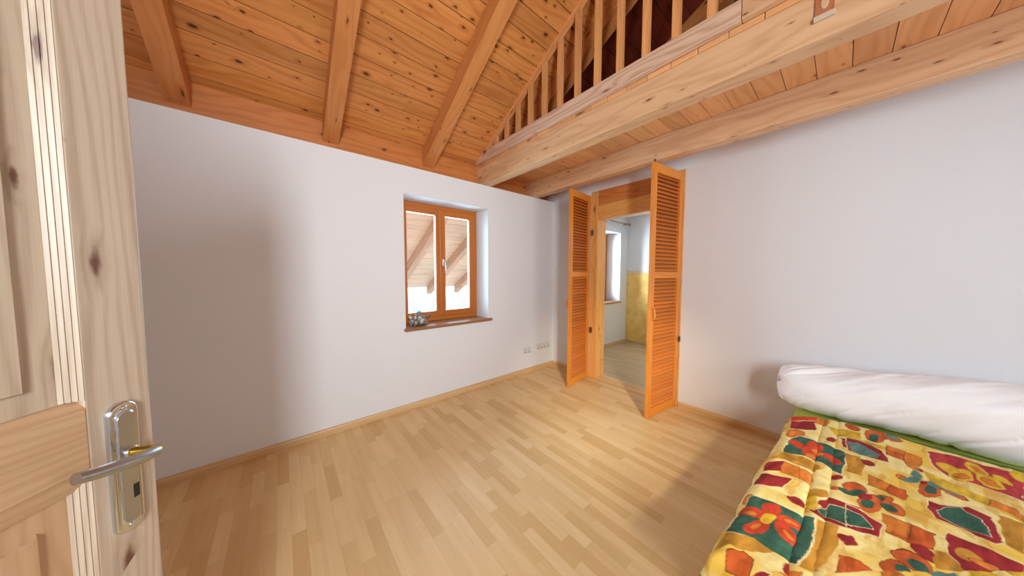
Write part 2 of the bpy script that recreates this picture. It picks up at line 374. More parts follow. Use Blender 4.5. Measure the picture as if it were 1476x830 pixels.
# eave board behind the top of the window wall
tag(solid('trim_6', [((XB, 3.010, 2.48), (XE, 3.035, 2.79))], M_eave), 'red-brown eave board standing behind the top edge of the window wall', 'board', kind='structure')

# ------------------------------------------------------------------ gallery
m = MB(); y = 0.309 - .148*16
while y < 3.0:
    m.box((1.944, y+.0015, 2.7465), (3.30, min(y+.148, 3.009)-.0015, 2.780), 0); y += .148
tag(m.build('loft_floor', M_loftb, bevel=.002, ), 'underside of the short orange boards between the two loft beams', 'loft floor', kind='structure')
tag(solid('loft_floor_far', [((3.30, YS, 2.747), (XE+.2, 3.0, 2.782))], M_loftb), 'loft deck over the adjoining room', 'loft floor', kind='structure')
tag(solid('loft_beam', [((1.944, YS, 2.527), (2.072, 3.009, 2.746))], M_beam, 1, bevel=.005), 'thick pale loft beam under the railing, nearer the room', 'beam', 'loft beams', kind='structure')
tag(solid('loft_beam.001', [((2.798, YS, 2.527), (2.916, 3.009, 2.746))], M_beam, 1, bevel=.005), 'pale loft beam running along the top of the bed wall', 'beam', 'loft beams', kind='structure')

rail = thing('loft_railing', 'wooden loft railing of upright balusters rising into the roof slope', 'railing', (1.93, 1.2, 2.78))
m = MB(); m.box((1.905, 0.40, 2.7805), (1.945, 2.995, 2.890), 1); m.build('bottom_rail', M_rail, rail, bevel=.003)
BY = [2.56, 2.375, 2.19, 2.005, 1.82, 1.637, 1.455, 1.272, 1.089, 0.902, 0.72, 0.535]
BY = [2.573 - .1853*k for k in range(13)]
m = MB(); m.box((1.9055, YS, 2.7805), (1.945, 0.397, 2.890), 1); m.build('bottom_rail', M_beam, rail, bevel=.003)
def bt(p, q, r_): return (1.925 + p, r_, ZP(r_) + q/CS)
m = MB(); m.prism([(-.02, -.001), (.02, -.001), (.02, -.038), (-.02, -.038)], 0.0, 2.80, bt); m.build('sloping_batten', M_balus, rail)
for yb in BY:
    m = MB(); r = (random.random(), random.random())
    ya, yc = yb-.022, yb+.022; zt = lambda y_: ZP(y_) - .0405/CS
    P = [(1.910, ya), (1.945, ya), (1.945, yc), (1.910, yc)]
    for k in range(4):
        a, b = P[k], P[(k+1) % 4]
        m.face([(a[0], a[1], 2.8905), (b[0], b[1], 2.8905), (b[0], b[1], zt(b[1])), (a[0], a[1], zt(a[1]))],
               [(2.89, k*.04), (2.89, k*.04+.04), (zt(b[1]), k*.04+.04), (zt(a[1]), k*.04)], r)
    m.face([(p[0], p[1], zt(p[1])) for p in P], [(0,0),(.01,0),(.01,.04),(0,.04)], r)
    m.face([(p[0], p[1], 2.8905) for p in reversed(P)], [(0,0),(.01,0),(.01,.04),(0,.04)], r)
    m.build('baluster', M_balus, rail, bevel=.003)
# small wooden plaque on the loft beam
pl = thing('mounted_plaque', 'small reddish wooden plaque with a pale ledge on the side of the thick loft beam', 'plaque', (1.94, .10, 2.60))  # fixed to the beam
m = MB(); m.box((1.9355, .072, 2.625), (1.9435, .132, 2.72), 2); m.build('back_board', wood('plaque_wood', lin(190,118,82), lin(160,88,58), lin(110,50,30)), pl, bevel=.002)
m = MB(); m.box((1.928, .068, 2.605), (1.9435, .135, 2.628), 1); m.build('ledge', plain('pale_ledge_wood', lin(206,186,160), .6, noise_amt=.3), pl, bevel=.003)
m = MB()
m.sweep([(1.9355, .102, 2.676), (1.9325, .102, 2.676), (1.931, .102, 2.676)], [(.013, .028), (.0125, .027), (.008, .02)], 20)
m.build('oval_inlay', plain('pale_inlay_wood', lin(206,172,132), .5, noise_amt=.2), pl, smooth=True)

# ------------------------------------------------------------------ baseboards
def base(name, p0, p1, nrm, label):
    m = MB(); d = (Vector(p1) - Vector(p0)); L = d.length; d.normalize(); n_ = Vector(nrm)
    prof = [(0.0005, 0.0), (0.016, 0.0), (0.016, 0.046), (0.012, 0.056), (0.0005, 0.062)]
    m.prism(prof[::-1], 0, L, lambda p, q, r_: tuple(Vector(p0) + d*r_ + n_*p + Vector((0,0,q))))
    return tag(m.build(name, M_base), label, 'baseboard', kind='structure')
base('baseboard_left', (XB, YW, 0), (XR-.016, YW, 0), (0,-1,0), 'beige wooden baseboard along the window wall')
base('baseboard_right', (XR, YW, 0), (XR, 2.207, 0), (-1,0,0), 'short beige baseboard between the corner and the left louvered leaf')
base('baseboard_right.001', (XR, 1.072, 0), (XR, YS, 0), (-1,0,0), 'beige baseboard from the right louvered leaf to behind the bed')
base('baseboard_far', (XE-.006, YW-.02, 0), (XE-.006, YS, 0), (-1,0,0), 'beige baseboard under the ochre dado in the adjoining room')
base('baseboard_adjoining', (3.47, YW, 0), (XE-.02, YW, 0), (0,-1,0), 'beige baseboard under the window of the adjoining room')

# ------------------------------------------------------------------ window
def window(name, x0, x1, z0, z1, y0, label, handle=True):
    """two-sash wooden window; frame face at y0"""
    t = thing(name, label, 'window', ((x0+x1)/2, y0, z0), kind='structure')
    F, S = .045, .070; xm = (x0+x1)/2
    m = MB()
    for lo, hi, ax in (((x0, y0+.012, z0), (x0+F, y0+.07, z1), 2), ((x1-F, y0+.012, z0), (x1, y0+.07, z1), 2),
                       ((x0+F, y0+.012, z1-F), (x1-F, y0+.07, z1), 0), ((x0+F, y0+.012, z0), (x1-F, y0+.07, z0+F), 0)): m.box(lo, hi, ax)
    m.build('window_frame', M_win, t, bevel=.003)
    for k in (0, 1):
        a, b = (x0+F+.001, xm-.001) if k == 0 else (xm+.001, x1-F-.001)
        m = MB(); za, zb = z0+F+.001, z1-F-.001; sl = S if k == 0 else S-.008; sr = S-.008 if k == 0 else S
        sl = .061 if k == 1 else S; sr = .061 if k == 0 else S
        for lo, hi, ax in (((a, y0, za), (a+sl, y0+.055, zb), 2), ((b-sr, y0, za), (b, y0+.055, zb), 2),
                           ((a+sl, y0, zb-S), (b-sr, y0+.055, zb), 0), ((a+sl, y0, za), (b-sr, y0+.055, za+S), 0)): m.box(lo, hi, ax)
        s_ = m.build('sash', M_win, t, bevel=.006)
        m = MB(); m.box((a+sl-.004, y0+.026, za+S-.004), (b-sr+.004, y0+.030, zb-S+.004)); m.build('pane', M_glass, s_)
        if k == 0 and handle:      # overlapping centre moulding on the left sash
            m = MB(); m.box((xm-.016, y0-.010, za), (xm+.012, y0-.0005, zb), 2); m.build('meeting_moulding', M_win, s_, bevel=.004)
        if k == 1 and handle:
            zc = (z0+z1)/2 - .02; xc = a+.034
            m = MB(); m.box((xc-.013, y0-.010, zc-.01), (xc+.013, y0-.0002, zc+.072))
            m.sweep([(xc, y0-.008, zc+.03), (xc, y0-.034, zc+.03)], .008, 12)
            h = m.build('handle_rosette', M_handle_w, s_, bevel=.003)
            m = MB(); m.sweep([(xc-.004, y0-.036, zc+.045), (xc, y0-.040, zc+.02), (xc+.002, y0-.044, zc-.03), (xc+.003, y0-.042, zc-.095)], [(.012,.010), (.014,.010), (.013,.009), (.011,.008)], 12)
            m.build('window_handle', M_handle_w, s_, smooth=True)
    return t
window('window_1', WX0+.001, WX1-.001, .868, WZ1-.001, 3.135, 'orange-brown wooden two-pane window with a pale handle, showing slanted roof timbers outside')
window('window_2', 4.301, 5.269, .875, 2.239, 3.172, 'window of the adjoining room, glimpsed through the louvered doorway')
tag(solid('trim_1', [((.963, 2.842, WZ0+.0005), (2.062, YW-.0005, .867)), ((WX0+.0005, YW-.0005, WZ0+.0005), (WX1-.0005, 3.19, .867))], M_sill, 0, bevel=.004), 'brown wooden sill board under the two-pane window', 'window sill', kind='structure')
tag(solid('trim_2', [((4.28, 2.848, .846), (5.29, YW-.0005, .874)), ((4.301, YW-.0005, .846), (5.269, 3.22, .874))], M_sill, 0, bevel=.004), 'brown sill board under the window of the adjoining room', 'window sill', kind='structure')

# what the window looks onto: the roof overhang
m = MB(); planks(m, 3.32, 6.15, [-3.0, -.6, 1.1, 2.5, 3.9, 7.0, 9.0], pitch=.19)
m.face([slope_pt(-3, 6.15, .022), slope_pt(9, 6.15, .022), slope_pt(9, 3.3, .022), slope_pt(-3, 3.3, .022)], [(0,0),(9,0),(9,3),(0,3)], (.3,.3))
tag(m.build('exterior_soffit', M_out), 'pale boarded underside of the roof overhang outside the window', 'roof overhang', kind='structure')
OL = ['slanted outdoor rafter crossing the upper part of the left pane', 'slanted outdoor rafter crossing the upper part of the right pane', 'slanted outdoor rafter low in the right pane', 'outdoor rafter past the left edge of the window view', 'outdoor rafter beyond the adjoining room window']
for i, xc in enumerate((1.86, 2.62, 3.32, 1.10, 4.1)):
    m = MB(); w = .055
    m.prism([(-w, -.001), (w, -.001), (w, -.16), (-w, -.16)], 3.30, 6.1, lambda p, q, r_: (xc+p, r_, ZP(r_)+q/CS))
    tag(m.build('exterior_rafter', M_outraft, bevel=.004), OL[i], 'rafter', 'outdoor rafters', kind='structure')
tag(solid('exterior_rail', [((-2.0, 6.0, .30), (9.0, 6.06, .84))], plain('white_painted_board', lin(232,232,236), .6, noise_amt=.12, nscale=6)), 'broad white board along the bottom of the window view', 'balcony board', kind='structure')

# ------------------------------------------------------------------ ornament on the sill
orn = thing('ornament', 'small rough silvery grey ornament on the left end of the window sill', 'ornament', (1.16, 2.985, .8675))
M_orn = plain('silver_grey_ornament', lin(158,154,146), .45, 0.25, noise_amt=.9, nscale=45, bump=.5)
M_orn2 = plain('brown_grey_ornament', lin(128,112,104), .5, 0.1, noise_amt=.9, nscale=40, bump=.5)
def lump(m, c, r, seed, amp=.28, seg=16):
    rows = seg//2+1; b = len(m.v)
    for i in range(rows):
        th = PI*i/(rows-1)
        for k in range(seg):
            ph = 2*PI*k/seg; n_ = Vector((math.sin(th)*math.cos(ph), math.sin(th)*math.sin(ph), math.cos(th)))
            s_ = 1 + amp*noise.noise(n_*2.6 + Vector((seed, 0, 0)))
            m.v.append((c[0]+n_.x*r[0]*s_, c[1]+n_.y*r[1]*s_, max(c[2]+n_.z*r[2]*s_, .868)))
    for i in range(rows-1):
        for k in range(seg):
            k2 = (k+1) % seg; m.f.append((b+i*seg+k, b+(i+1)*seg+k, b+(i+1)*seg+k2, b+i*seg+k2)); m.uv += [(0,0)]*4; m.rn += [(.5,.5)]*4
M_orn3 = plain('pale_ornament_flecks', lin(206,198,186), .5, 0.1, noise_amt=.6, nscale=60, bump=.3)
rg = random.Random(11)
m = MB(); lump(m, (1.150, 2.985, .915), (.060, .045, .046), 1, .4); m.build('core', M_orn2, orn, smooth=True)
for part, mat, n_ in (('dark_scales', M_orn2, 22), ('grey_scales', M_orn, 26), ('pale_scales', M_orn3, 15)):
    m = MB()
    for k in range(n_):
        a = rg.uniform(PI, 2.15*PI) if rg.random() < .8 else rg.uniform(0, PI); el = rg.uniform(-.25, 1.15)
        c = (1.150 + .078*math.cos(a)*math.cos(el), 2.985 + .058*math.sin(a)*math.cos(el), .900 + .060*math.sin(el))
        f_ = rg.uniform(.7, 1.2); lump(m, c, (.017*f_, .014*f_, .022*f_), k*3.1 + n_, .6, 10)
    m.build(part, mat, orn, smooth=True)
m = MB(); lump(m, (1.165, 2.995, .992), (.036, .032, .030), 40, .3); lump(m, (1.142, 2.990, .965), (.034, .03, .026), 44, .4, 14)
m.build('top', M_orn, orn, smooth=True)
for sx in (1, -1):
    m = MB()
    for j, (r0, dz) in enumerate(((.060, .020), (.082, .030), (.104, .044), (.122, .060))):
        lump(m, (1.155 + sx*(r0 + .005)*(1 if sx > 0 else .72), 2.990, .905 + dz), (.022 - j*.002, .012, .020 - j*.001), 60+j+sx, .5, 10)
    m.build('wing', M_orn2 if sx > 0 else M_orn3, orn, smooth=True)

# ------------------------------------------------------------------ sockets low on the window wall
def sockets(name, x0, n_, z, label):
    W_ = .0705; t = thing(name, label, 'wall socket', (x0 + n_*W_/2, YW, z))
    m = MB(); m.box((x0, YW-.010, z-.040), (x0+n_*W_, YW-.0003, z+.040)); m.build('cover_plate', M_white_pl, t, bevel=.004)
    for k in range(n_):
        xc = x0 + W_*(k+.5)
        m = MB(); m.lathe([(.0215, 0), (.0215, .003), (.0185, .003), (.0175, -.004)], 20, lambda x, y, h: (xc+x, YW-.0101-h, z+.002+y)); i_ = m.build('socket_insert', M_white_pl, t, smooth=True)
        m = MB()
        for s_ in (-1, 1): m.lathe([(.0042, 0), (.0042, .0045)], 10, lambda x, y, h: (xc+s_*.0095+x, YW-.0066-h, z+.002+y))
        m.build('pin_hole', M_grey_pl, i_)
        m = MB(); m.box((xc-.021, YW-.0115, z-.036), (xc+.021, YW-.0102, z-.026)); m.build('shadow_gap', M_grey_pl, t)
sockets('wall_socket', 2.632, 2, .328, 'white double socket low on the window wall, further from the corner')
sockets('wall_socket.001', 2.895, 4, .343, 'white four-gang socket row low on the window wall, next to the corner')

# ------------------------------------------------------------------ doorway timbers, threshold, rod
fr = thing('door_frame', 'knotty timber frame of the louvered doorway', 'door frame', (XR, 1.64, 0), kind='structure')
m = MB(); m.box((XR-.008, 2.105, 0.0005), (XR+.2, 2.2065, 2.526), 2); m.build('jamb_post', M_post, fr, bevel=.005)
m = MB(); m.box((XR-.008, 1.0785, 0.0005), (XR+.2, 1.18, 2.526), 2); m.build('jamb_post', M_post, fr, bevel=.005)
m = MB(); m.box((XR-.004, 1.1805, 2.345), (XR+.0495, 2.1045, 2.526), 1); m.build('upper_header', M_head, fr, bevel=.003)
m = MB(); m.box((XR-.006, 1.1805, 2.158), (XR+.0495, 2.1045, 2.344), 1); m.build('lower_header', M_post, fr, bevel=.004)
tag(solid('trim_7', [((3.452, 1.181, 0.0003), (3.476, 2.104, .004))], M_thresh), 'thin metal threshold strip in the louvered doorway', 'threshold', kind='structure')
rod = thing('curtain_rod', 'dark wooden curtain rod above the window in the adjoining room', 'curtain rod', (5.0, 2.80, 2.42))
m = MB(); m.sweep([(4.1, 2.80, 2.42), (5.42, 2.80, 2.42)], .011, 12); m.build('rod', M_sill, rod, smooth=True)
m = MB(); m.lathe([(.010, 0), (.020, .008), (.026, .028), (.020, .05), (.006, .06)], 14, lambda x, y, h: (5.42+h, 2.80+x, 2.42+y)); m.build('finial', M_sill, rod, smooth=True)
m = MB(); m.sweep([(5.34, 2.8795, 2.41), (5.34, 2.80, 2.41)], .008, 10); m.build('bracket', M_sill, rod, smooth=True)

# ------------------------------------------------------------------ louvered leaves
def leaf(hinge, tip, ztop, label, side):
    a = math.atan2(tip[1]-hinge[1], tip[0]-hinge[0]); L = math.dist(hinge, tip)
    t = thing('louvered_door', label, 'door', (hinge[0], hinge[1], 0), a, 'louvered door leaves', kind='thing')
    # local: x from hinge to tip, thickness in y, z up; thick from face to the inside
    TH = .030; y0, y1 = side; z0 = .012; S = .058
    R = lambda nm, lo, hi, ax, mat, par=t, bev=.003: (lambda m: (m.box(lo, hi, ax), m.build(nm, mat, par, bevel=bev, world=False))[1])(MB())
    st1 = R('stile', (0.002, y0, z0), (S, y1, ztop), 2, M_louv); st2 = R('stile', (L-S, y0, z0), (L, y1, ztop), 2, M_louv)
    rails = [(z0, .105), (1.395, 1.460), (ztop-.085, ztop)]
    for za, zb in rails: R('rail', (S+.0005, y0+.001, za), (L-S-.0005, y1-.001, zb), 0, M_louv)
    ym = (y0+y1)/2
    for (za, zb) in ((rails[0][1], rails[1][0]), (rails[1][1], rails[2][0])):
        n_ = round((zb-za)/.0375); p = (zb-za)/n_; m = MB()
        for k in range(n_):
            zc = za + p*(k+.5); an = math.radians(-43); tl = 0.0165; th = .0036
            c_, s_ = math.cos(an), math.sin(an)
            prof = []
            for (q, r_) in ((-tl, -th), (tl-.002, -th), (tl, -th*.5), (tl, th*.5), (tl-.002, th), (-tl, th)):
                prof.append((y1 - .0155 + q*c_ - r_*s_, zc + q*s_ + r_*c_))
            m.prism(prof, S-.004, L-S+.004, lambda p_, q_, r_: (r_, p_, q_))
        m.build('slats', M_slat, t, world=False)
        R('added_light_stop', (S-.004, y0+.0005, za-.004), (L-S+.004, y0+.0030, zb+.004), 2, M_slatback, t, 0)  # added dark board, keeps light from showing between the slats
    return t, L
lf, L1 = leaf((3.240, 2.205), (2.734, 2.145), 2.474, 'left louvered orange door leaf, hinged on the knotty doorway post', (-.030, 0.0))
def hinge_at(par, x, y, z):
    m = MB(); m.box((x-.004, y-.016, z-.036), (x+.024, y+.018, z+.036)); m.sweep([(x, y-.004, z-.04), (x, y-.004, z+.04)], .007, 10)
    m.build('hinge', M_hinge, par, bevel=.001)
for z in (1.985, .665): hinge_at(lf, 3.2405, 2.180, z)
rf, L2 = leaf((3.240, 1.092), (2.713, 1.165), 2.487, 'right louvered orange door leaf, nearer the bed, with a small wooden pull', (-.030, 0.0))
for z in (.745,):
    m = MB(); m.sweep([(3.242, 1.080, z-.028), (3.242, 1.080, z+.028)], .009, 10); m.build('hinge', M_hinge, rf, smooth=True)
def pull(par, x, y, z, sgn):
    m = MB(); m.sweep([(x, y, z-.055), (x, y+sgn*.022, z-.05), (x, y+sgn*.030, z-.02), (x, y+sgn*.030, z+.02), (x, y+sgn*.022, z+.05), (x, y, z+.055)], [(.010,.008)]*6, 12)
    return m.build('pull_handle', M_louv, par, smooth=True, world=False)
pull(rf, L2-.026, .0005, 1.05, 1); pull(lf, L1-.03, -.0305, 1.05, -1)
m = MB(); m.sweep([(L2-.03, -.015, 2.4875), (L2-.03, -.015, 2.507)], .006, 10); m.sweep([(L2-.03, -.015, 2.507), (L2-.03, -.015, 2.517)], .010, 12); m.build('guide_pin', M_hinge, rf, smooth=True, world=False)

# ------------------------------------------------------------------ the open pine door in the foreground
TH = math.radians(56.5); D = Vector((math.cos(TH), math.sin(TH), 0)); N_ = Vector((math.sin(TH), -math.cos(TH), 0)); CD = -0.7232
def dp(s, o, z): return tuple(D*s + N_*(CD+o) + Vector((0,0,z)))      # along the leaf, out of its face, up
S0, S1 = -.17, .680
hp = Vector(dp(S0, -.02, 0))
door = thing('door_1', 'open pale pine panel door in the foreground with a metal lever handle', 'door', tuple(hp), TH, kind='structure')
MD = Matrix.Translation(N_*CD) @ Matrix(((D.x, N_.x, 0, 0), (D.y, N_.y, 0, 0), (0, 0, 1, 0), (0, 0, 0, 1)))
ZB, ZT = .012, 2.10; TK = -.042
def dbox(name, s0, s1, z0, z1, o0, o1, ax, mat, bev=.002, rnd=None):
    m = MB(); m.box((s0, o0, z0), (s1, o1, z1), ax, MD, rnd); return m.build(name, mat, door, bevel=bev)
dbox('stile', .580, S1, ZB, ZT, TK, 0, 2, M_door, .003, (.13, .62)); dbox('stile', S0, S0+.10, ZB, ZT, TK, 0, 2, M_door, .003)
PX0, PX1 = S0+.10, .580                       # between the stiles
dbox('rail', PX0, PX1, 1.085, 1.198, TK, 0, 0, M_doorrail, .001, (.41, .30)); dbox('rail', PX0, PX1, ZB, .20, TK, 0, 0, M_doorrail, .001); dbox('rail', PX0, PX1, 1.99, ZT, TK, 0, 0, M_doorrail, .001)
# stepped mouldings: beside the stiles, and a sloped shoulder along the rails
RB = -.020
prof_s = [(.5800, 0.0)]
for q0 in (.20, .47, .74):                     # three narrow grooves in a sloping face
    for dq, dd in ((-.055, 0.0), (-.03, .0024), (.03, .0024), (.055, 0.0)):
        q_ = q0 + dq; prof_s.append((.5800 - .0170*q_ + dd*.76, -.0200*q_ - dd*.65))
prof_s += [(.5630, RB), (.5630, RB-.004), (.5800, RB-.004)]
flip = lambda P_: [(PX0 + PX1 - p, q) for p, q in P_][::-1]
for za, zb in ((1.2145, 1.9600), (.2395, 1.0840)):
    for P_ in (prof_s, flip(prof_s)):
        m = MB(); m.prism(P_[::-1], za if za > 1 else za-.03, zb+.03 if zb > 1.5 else zb, lambda p, q, r_: dp(p, q, r_), (.35, .55)); m.build('moulding', M_door, door)
def rail_mould(z, up, k=1.0):
    sg = k if up else -k
    P_ = [(z, 0.0), (z + sg*.012, -.004), (z + sg*.026, -.009), (z + sg*.036, -.0145), (z + sg*.038, RB), (z + sg*.038, RB-.004), (z, RB-.004)]
    if up: P_ = P_[::-1]
    m = MB(); m.prism(P_, PX0, PX1, lambda p, q, r_: dp(r_, q, p), (.41, .30), caps=False); m.build('moulding', M_doorrail, door)
rail_mould(1.1982, True, .42); rail_mould(1.0848, False); rail_mould(.2002, True); rail_mould(1.9898, False)
# raised panels: flat border, step, raised field
def panel(z0, z1, mat, r):
    a, b = PX0+.0172, PX1-.0172; f = .036
    m = MB(); m.box((a, -.030, z0), (b, RB-.0005, z1), 2, MD, r)
    o0, o1 = RB-.0005, RB+.0065; a2, b2, c2, d2 = a+f, b-f, z0+f, z1-f; e = .004
    A = [(a2, o0, c2), (b2, o0, c2), (b2, o0, d2), (a2, o0, d2)]; B = [(a2+e, o1, c2+e), (b2-e, o1, c2+e), (b2-e, o1, d2-e), (a2+e, o1, d2-e)]
    for k in range(4):
        p, q = A[k], A[(k+1) % 4]; p2, q2 = B[k], B[(k+1) % 4]
        m.face([dp(*p), dp(*q), dp(*q2), dp(*p2)], [(p[2], p[0]), (q[2], q[0]), (q2[2], q2[0]), (p2[2], p2[0])], r)
    m.face([dp(*p) for p in B], [(p[2], p[0]) for p in B], (r[0]+.3, r[1]))
    m.build('panel', mat, door)
panel(1.2135, 1.9510, M_door, (.72, .50)); panel(.2390, 1.0465, M_doorrail, (.22, .45))
# handle plate, lever
pc, zc0, zc1, pw = .626, .918, 1.189, .0238
def plate_outline(w, za, zb, n=14):
    P_ = []
    for k in range(n+1):
        an = PI*k/n; P_.append((pc + w*math.cos(an), zb - w*.92 + w*.92*math.sin(an)))
    for k in range(n+1):
        an = PI + PI*k/n; P_.append((pc + w*math.cos(an), za + w*.92 + w*.92*math.sin(an)))
    return P_
def plate_mesh(levels):
    m = MB(); rings = []
    for w, dz, o in levels:
        P_ = plate_outline(w, zc0+dz, zc1-dz); b = len(m.v); m.v += [dp(p, o, q) for p, q in P_]; rings.append((b, len(P_)))
    for (b, n), (b2, _) in zip(rings[:-1], rings[1:]):
        for k in range(n):
            k2 = (k+1) % n; m.f.append((b+k, b+k2, b2+k2, b2+k)); m.uv += [(0,0)]*4; m.rn += [(.5,.5)]*4
    b, n = rings[-1]; m.f.append(tuple(range(b, b+n))); m.uv += [(0,0)]*n; m.rn += [(.5,.5)]*n
    return m
plate = plate_mesh([(pw, 0, .0002), (pw, 0, .005), (pw-.0012, .0012, .0078), (pw-.004, .004, .0092), (pw-.0065, .0065, .0088), (pw-.008, .014, .0078), (pw-.0092, .019, .0095), (pw-.0100, .021, .0110)]).build('handle_plate', M_chrome, door, smooth=True)
fld = plate_mesh([(pw-.0100, .021, .0111), (pw-.0104, .0215, .0116)]).build('plate_field', M_steel, plate, smooth=False)
for z in (zc1-.0125, zc0+.0125):
    m = MB(); m.lathe([(.0042, 0), (.0042, .0016), (.003, .0024)], 14, lambda x, y, h: dp(pc+x, .0080+h, z+y)); m.build('screw', M_chrome, plate, smooth=True)
m = MB(); m.box((.6290, .0117, .985), (.6385, .0121, 1.013), 2, MD); m.build('keyhole', M_dark, plate)
m = MB(); m.lathe([(.0125, 0), (.0125, .004), (.0105, .006), (.0095, .006)], 24, lambda x, y, h: dp(.629+x, .0117+h, 1.083+y)); m.build('rosette', M_chrome, plate, smooth=True)
m = MB(); m.sweep([dp(.629, .014, 1.083), dp(.630, .030, 1.083), dp(.632, .046, 1.083), dp(.630, .057, 1.084), dp(.618, .065, 1.085)], [.0092, .0092, .0098, .0102, .0104], 20)
nk = m.build('lever_neck', M_brass, door, smooth=True)
pts = [dp(.622, .063, 1.0845), dp(.610, .066, 1.0865), dp(.590, .068, 1.090), dp(.560, .067, 1.0965), dp(.535, .064, 1.103), dp(.514, .060, 1.109)]
m = MB(); m.sweep(pts, [(.0106,.0104), (.0112,.0106), (.0116,.0106), (.0118,.0104), (.0118,.0102), (.0116,.0098)], 24)
m.build('lever', M_steel, door, smooth=True)

# ------------------------------------------------------------------ bed
bed = thing('bed', 'low single bed with a lime green fitted sheet against the white wall', 'bed', (2.2, -.42, 0))
solid('bed_frame', [((1.16, -1.03, .10), (3.235, .140, .24))], M_bedbase, 0, bed, .006)
for x in (1.22, 3.17):
    for y in (-.97, .08): solid('leg', [((x-.035, y-.035, 0), (x+.035, y+.035, .0995))], M_bedbase, 2, bed, .004)
def rounded_slab(lo, hi, r, n=6):
    """mattress: superellipse-edged slab"""
    m = MB(); cx, cy = (lo[0]+hi[0])/2, (lo[1]+hi[1])/2; hx, hy = (hi[0]-lo[0])/2, (hi[1]-lo[1])/2
    ring = []
    rc = .07
    for sx, sy, a0 in ((1,1,0), (-1,1,PI/2), (-1,-1,PI), (1,-1,1.5*PI)):
        for k in range(9):
            a = a0 + PI/2*k/8; ring.append((sx*(hx-rc), sy*(hy-rc), math.cos(a)*rc, math.sin(a)*rc))
    lv = []
    for k in range(n+1):
        a = -PI/2 + PI*k/n
        lv.append((1 - (1-math.cos(a))*r/ rc if False else math.cos(a), math.sin(a)))
    n2 = len(ring); b0 = len(m.v); zs_ = []
    for ca, sa in lv:
        inset = r*(1-ca); z = (lo[2]+r + (sa+0)*r) if sa <= 0 else (hi[2]-r + sa*r)
        zs_.append((inset, z))
    zs_.insert(n//2+1, (0.0, hi[2]-r))
    for inset, z in zs_:
        for bx, by, dx, dy in ring:
            q = (rc-inset)/rc; m.v.append((cx+bx+dx*q, cy+by+dy*q, z))
    for i in range(len(zs_)-1):
        for k in range(n2):
            k2 = (k+1) % n2; m.f.append((b0+i*n2+k, b0+i*n2+k2, b0+(i+1)*n2+k2, b0+(i+1)*n2+k)); m.uv += [(0,0)]*4; m.rn += [(.5,.5)]*4
    for i, rv in ((0, True), (len(zs_)-1, False)):
        q = [b0+i*n2+k for k in range(n2)]; m.f.append(tuple(q[::-1] if rv else q)); m.uv += [(0,0)]*n2; m.rn += [(.5,.5)]*n2
    return m
rounded_slab((1.15, -1.04, .2405), (3.238, .180, .447), .045).build('mattress', M_sheet, bed, smooth=True)

# value noise on arrays
def vnoise(x, y, seed):
    rs = np.random.RandomState(seed); tab = rs.rand(256, 256)
    xi = np.floor(x).astype(int); yi = np.floor(y).astype(int); fx = x-xi; fy = y-yi
    fx = fx*fx*(3-2*fx); fy = fy*fy*(3-2*fy)
    g = lambda a, b: tab[a % 256, b % 256]
    return (g(xi,yi)*(1-fx)+g(xi+1,yi)*fx)*(1-fy) + (g(xi,yi+1)*(1-fx)+g(xi+1,yi+1)*fx)*fy
def fbm(x, y, seed, oct=3):
    s_ = 0; a = 1; t_ = 0
    for k in range(oct): s_ = s_ + a*vnoise(x*2**k, y*2**k, seed+k); t_ += a; a *= .5
    return s_/t_

def grid_object(name, X, Y, Z, mat, parent=None, color=None, wrap=False, smooth=True):
    nu, nv = X.shape
    me = bpy.data.meshes.new(name)
    co = np.stack([X, Y, Z], -1).reshape(-1, 3)
    idx = np.arange(nu*nv).reshape(nu, nv)
    if wrap: idx = np.concatenate([idx, idx[:, :1]], 1)
    f = np.stack([idx[:-1,:-1], idx[1:,:-1], idx[1:,1:], idx[:-1,1:]], -1).reshape(-1, 4)
    me.from_pydata(co.tolist(), [], f.tolist())
    me.polygons.foreach_set('use_smooth', [smooth]*len(me.polygons))
    if color is not None:
        ca = me.color_attributes.new(name='print', type='FLOAT_COLOR', domain='POINT')
        rgba = np.concatenate([color.reshape(-1, 3), np.ones((nu*nv, 1))], 1).astype(np.float32)
        ca.data.foreach_set('color', rgba.ravel())
    me.materials.append(mat); me.update()
    o = bpy.data.objects.new(name, me); COL.objects.link(o)
    if parent: o.parent = parent
    return o
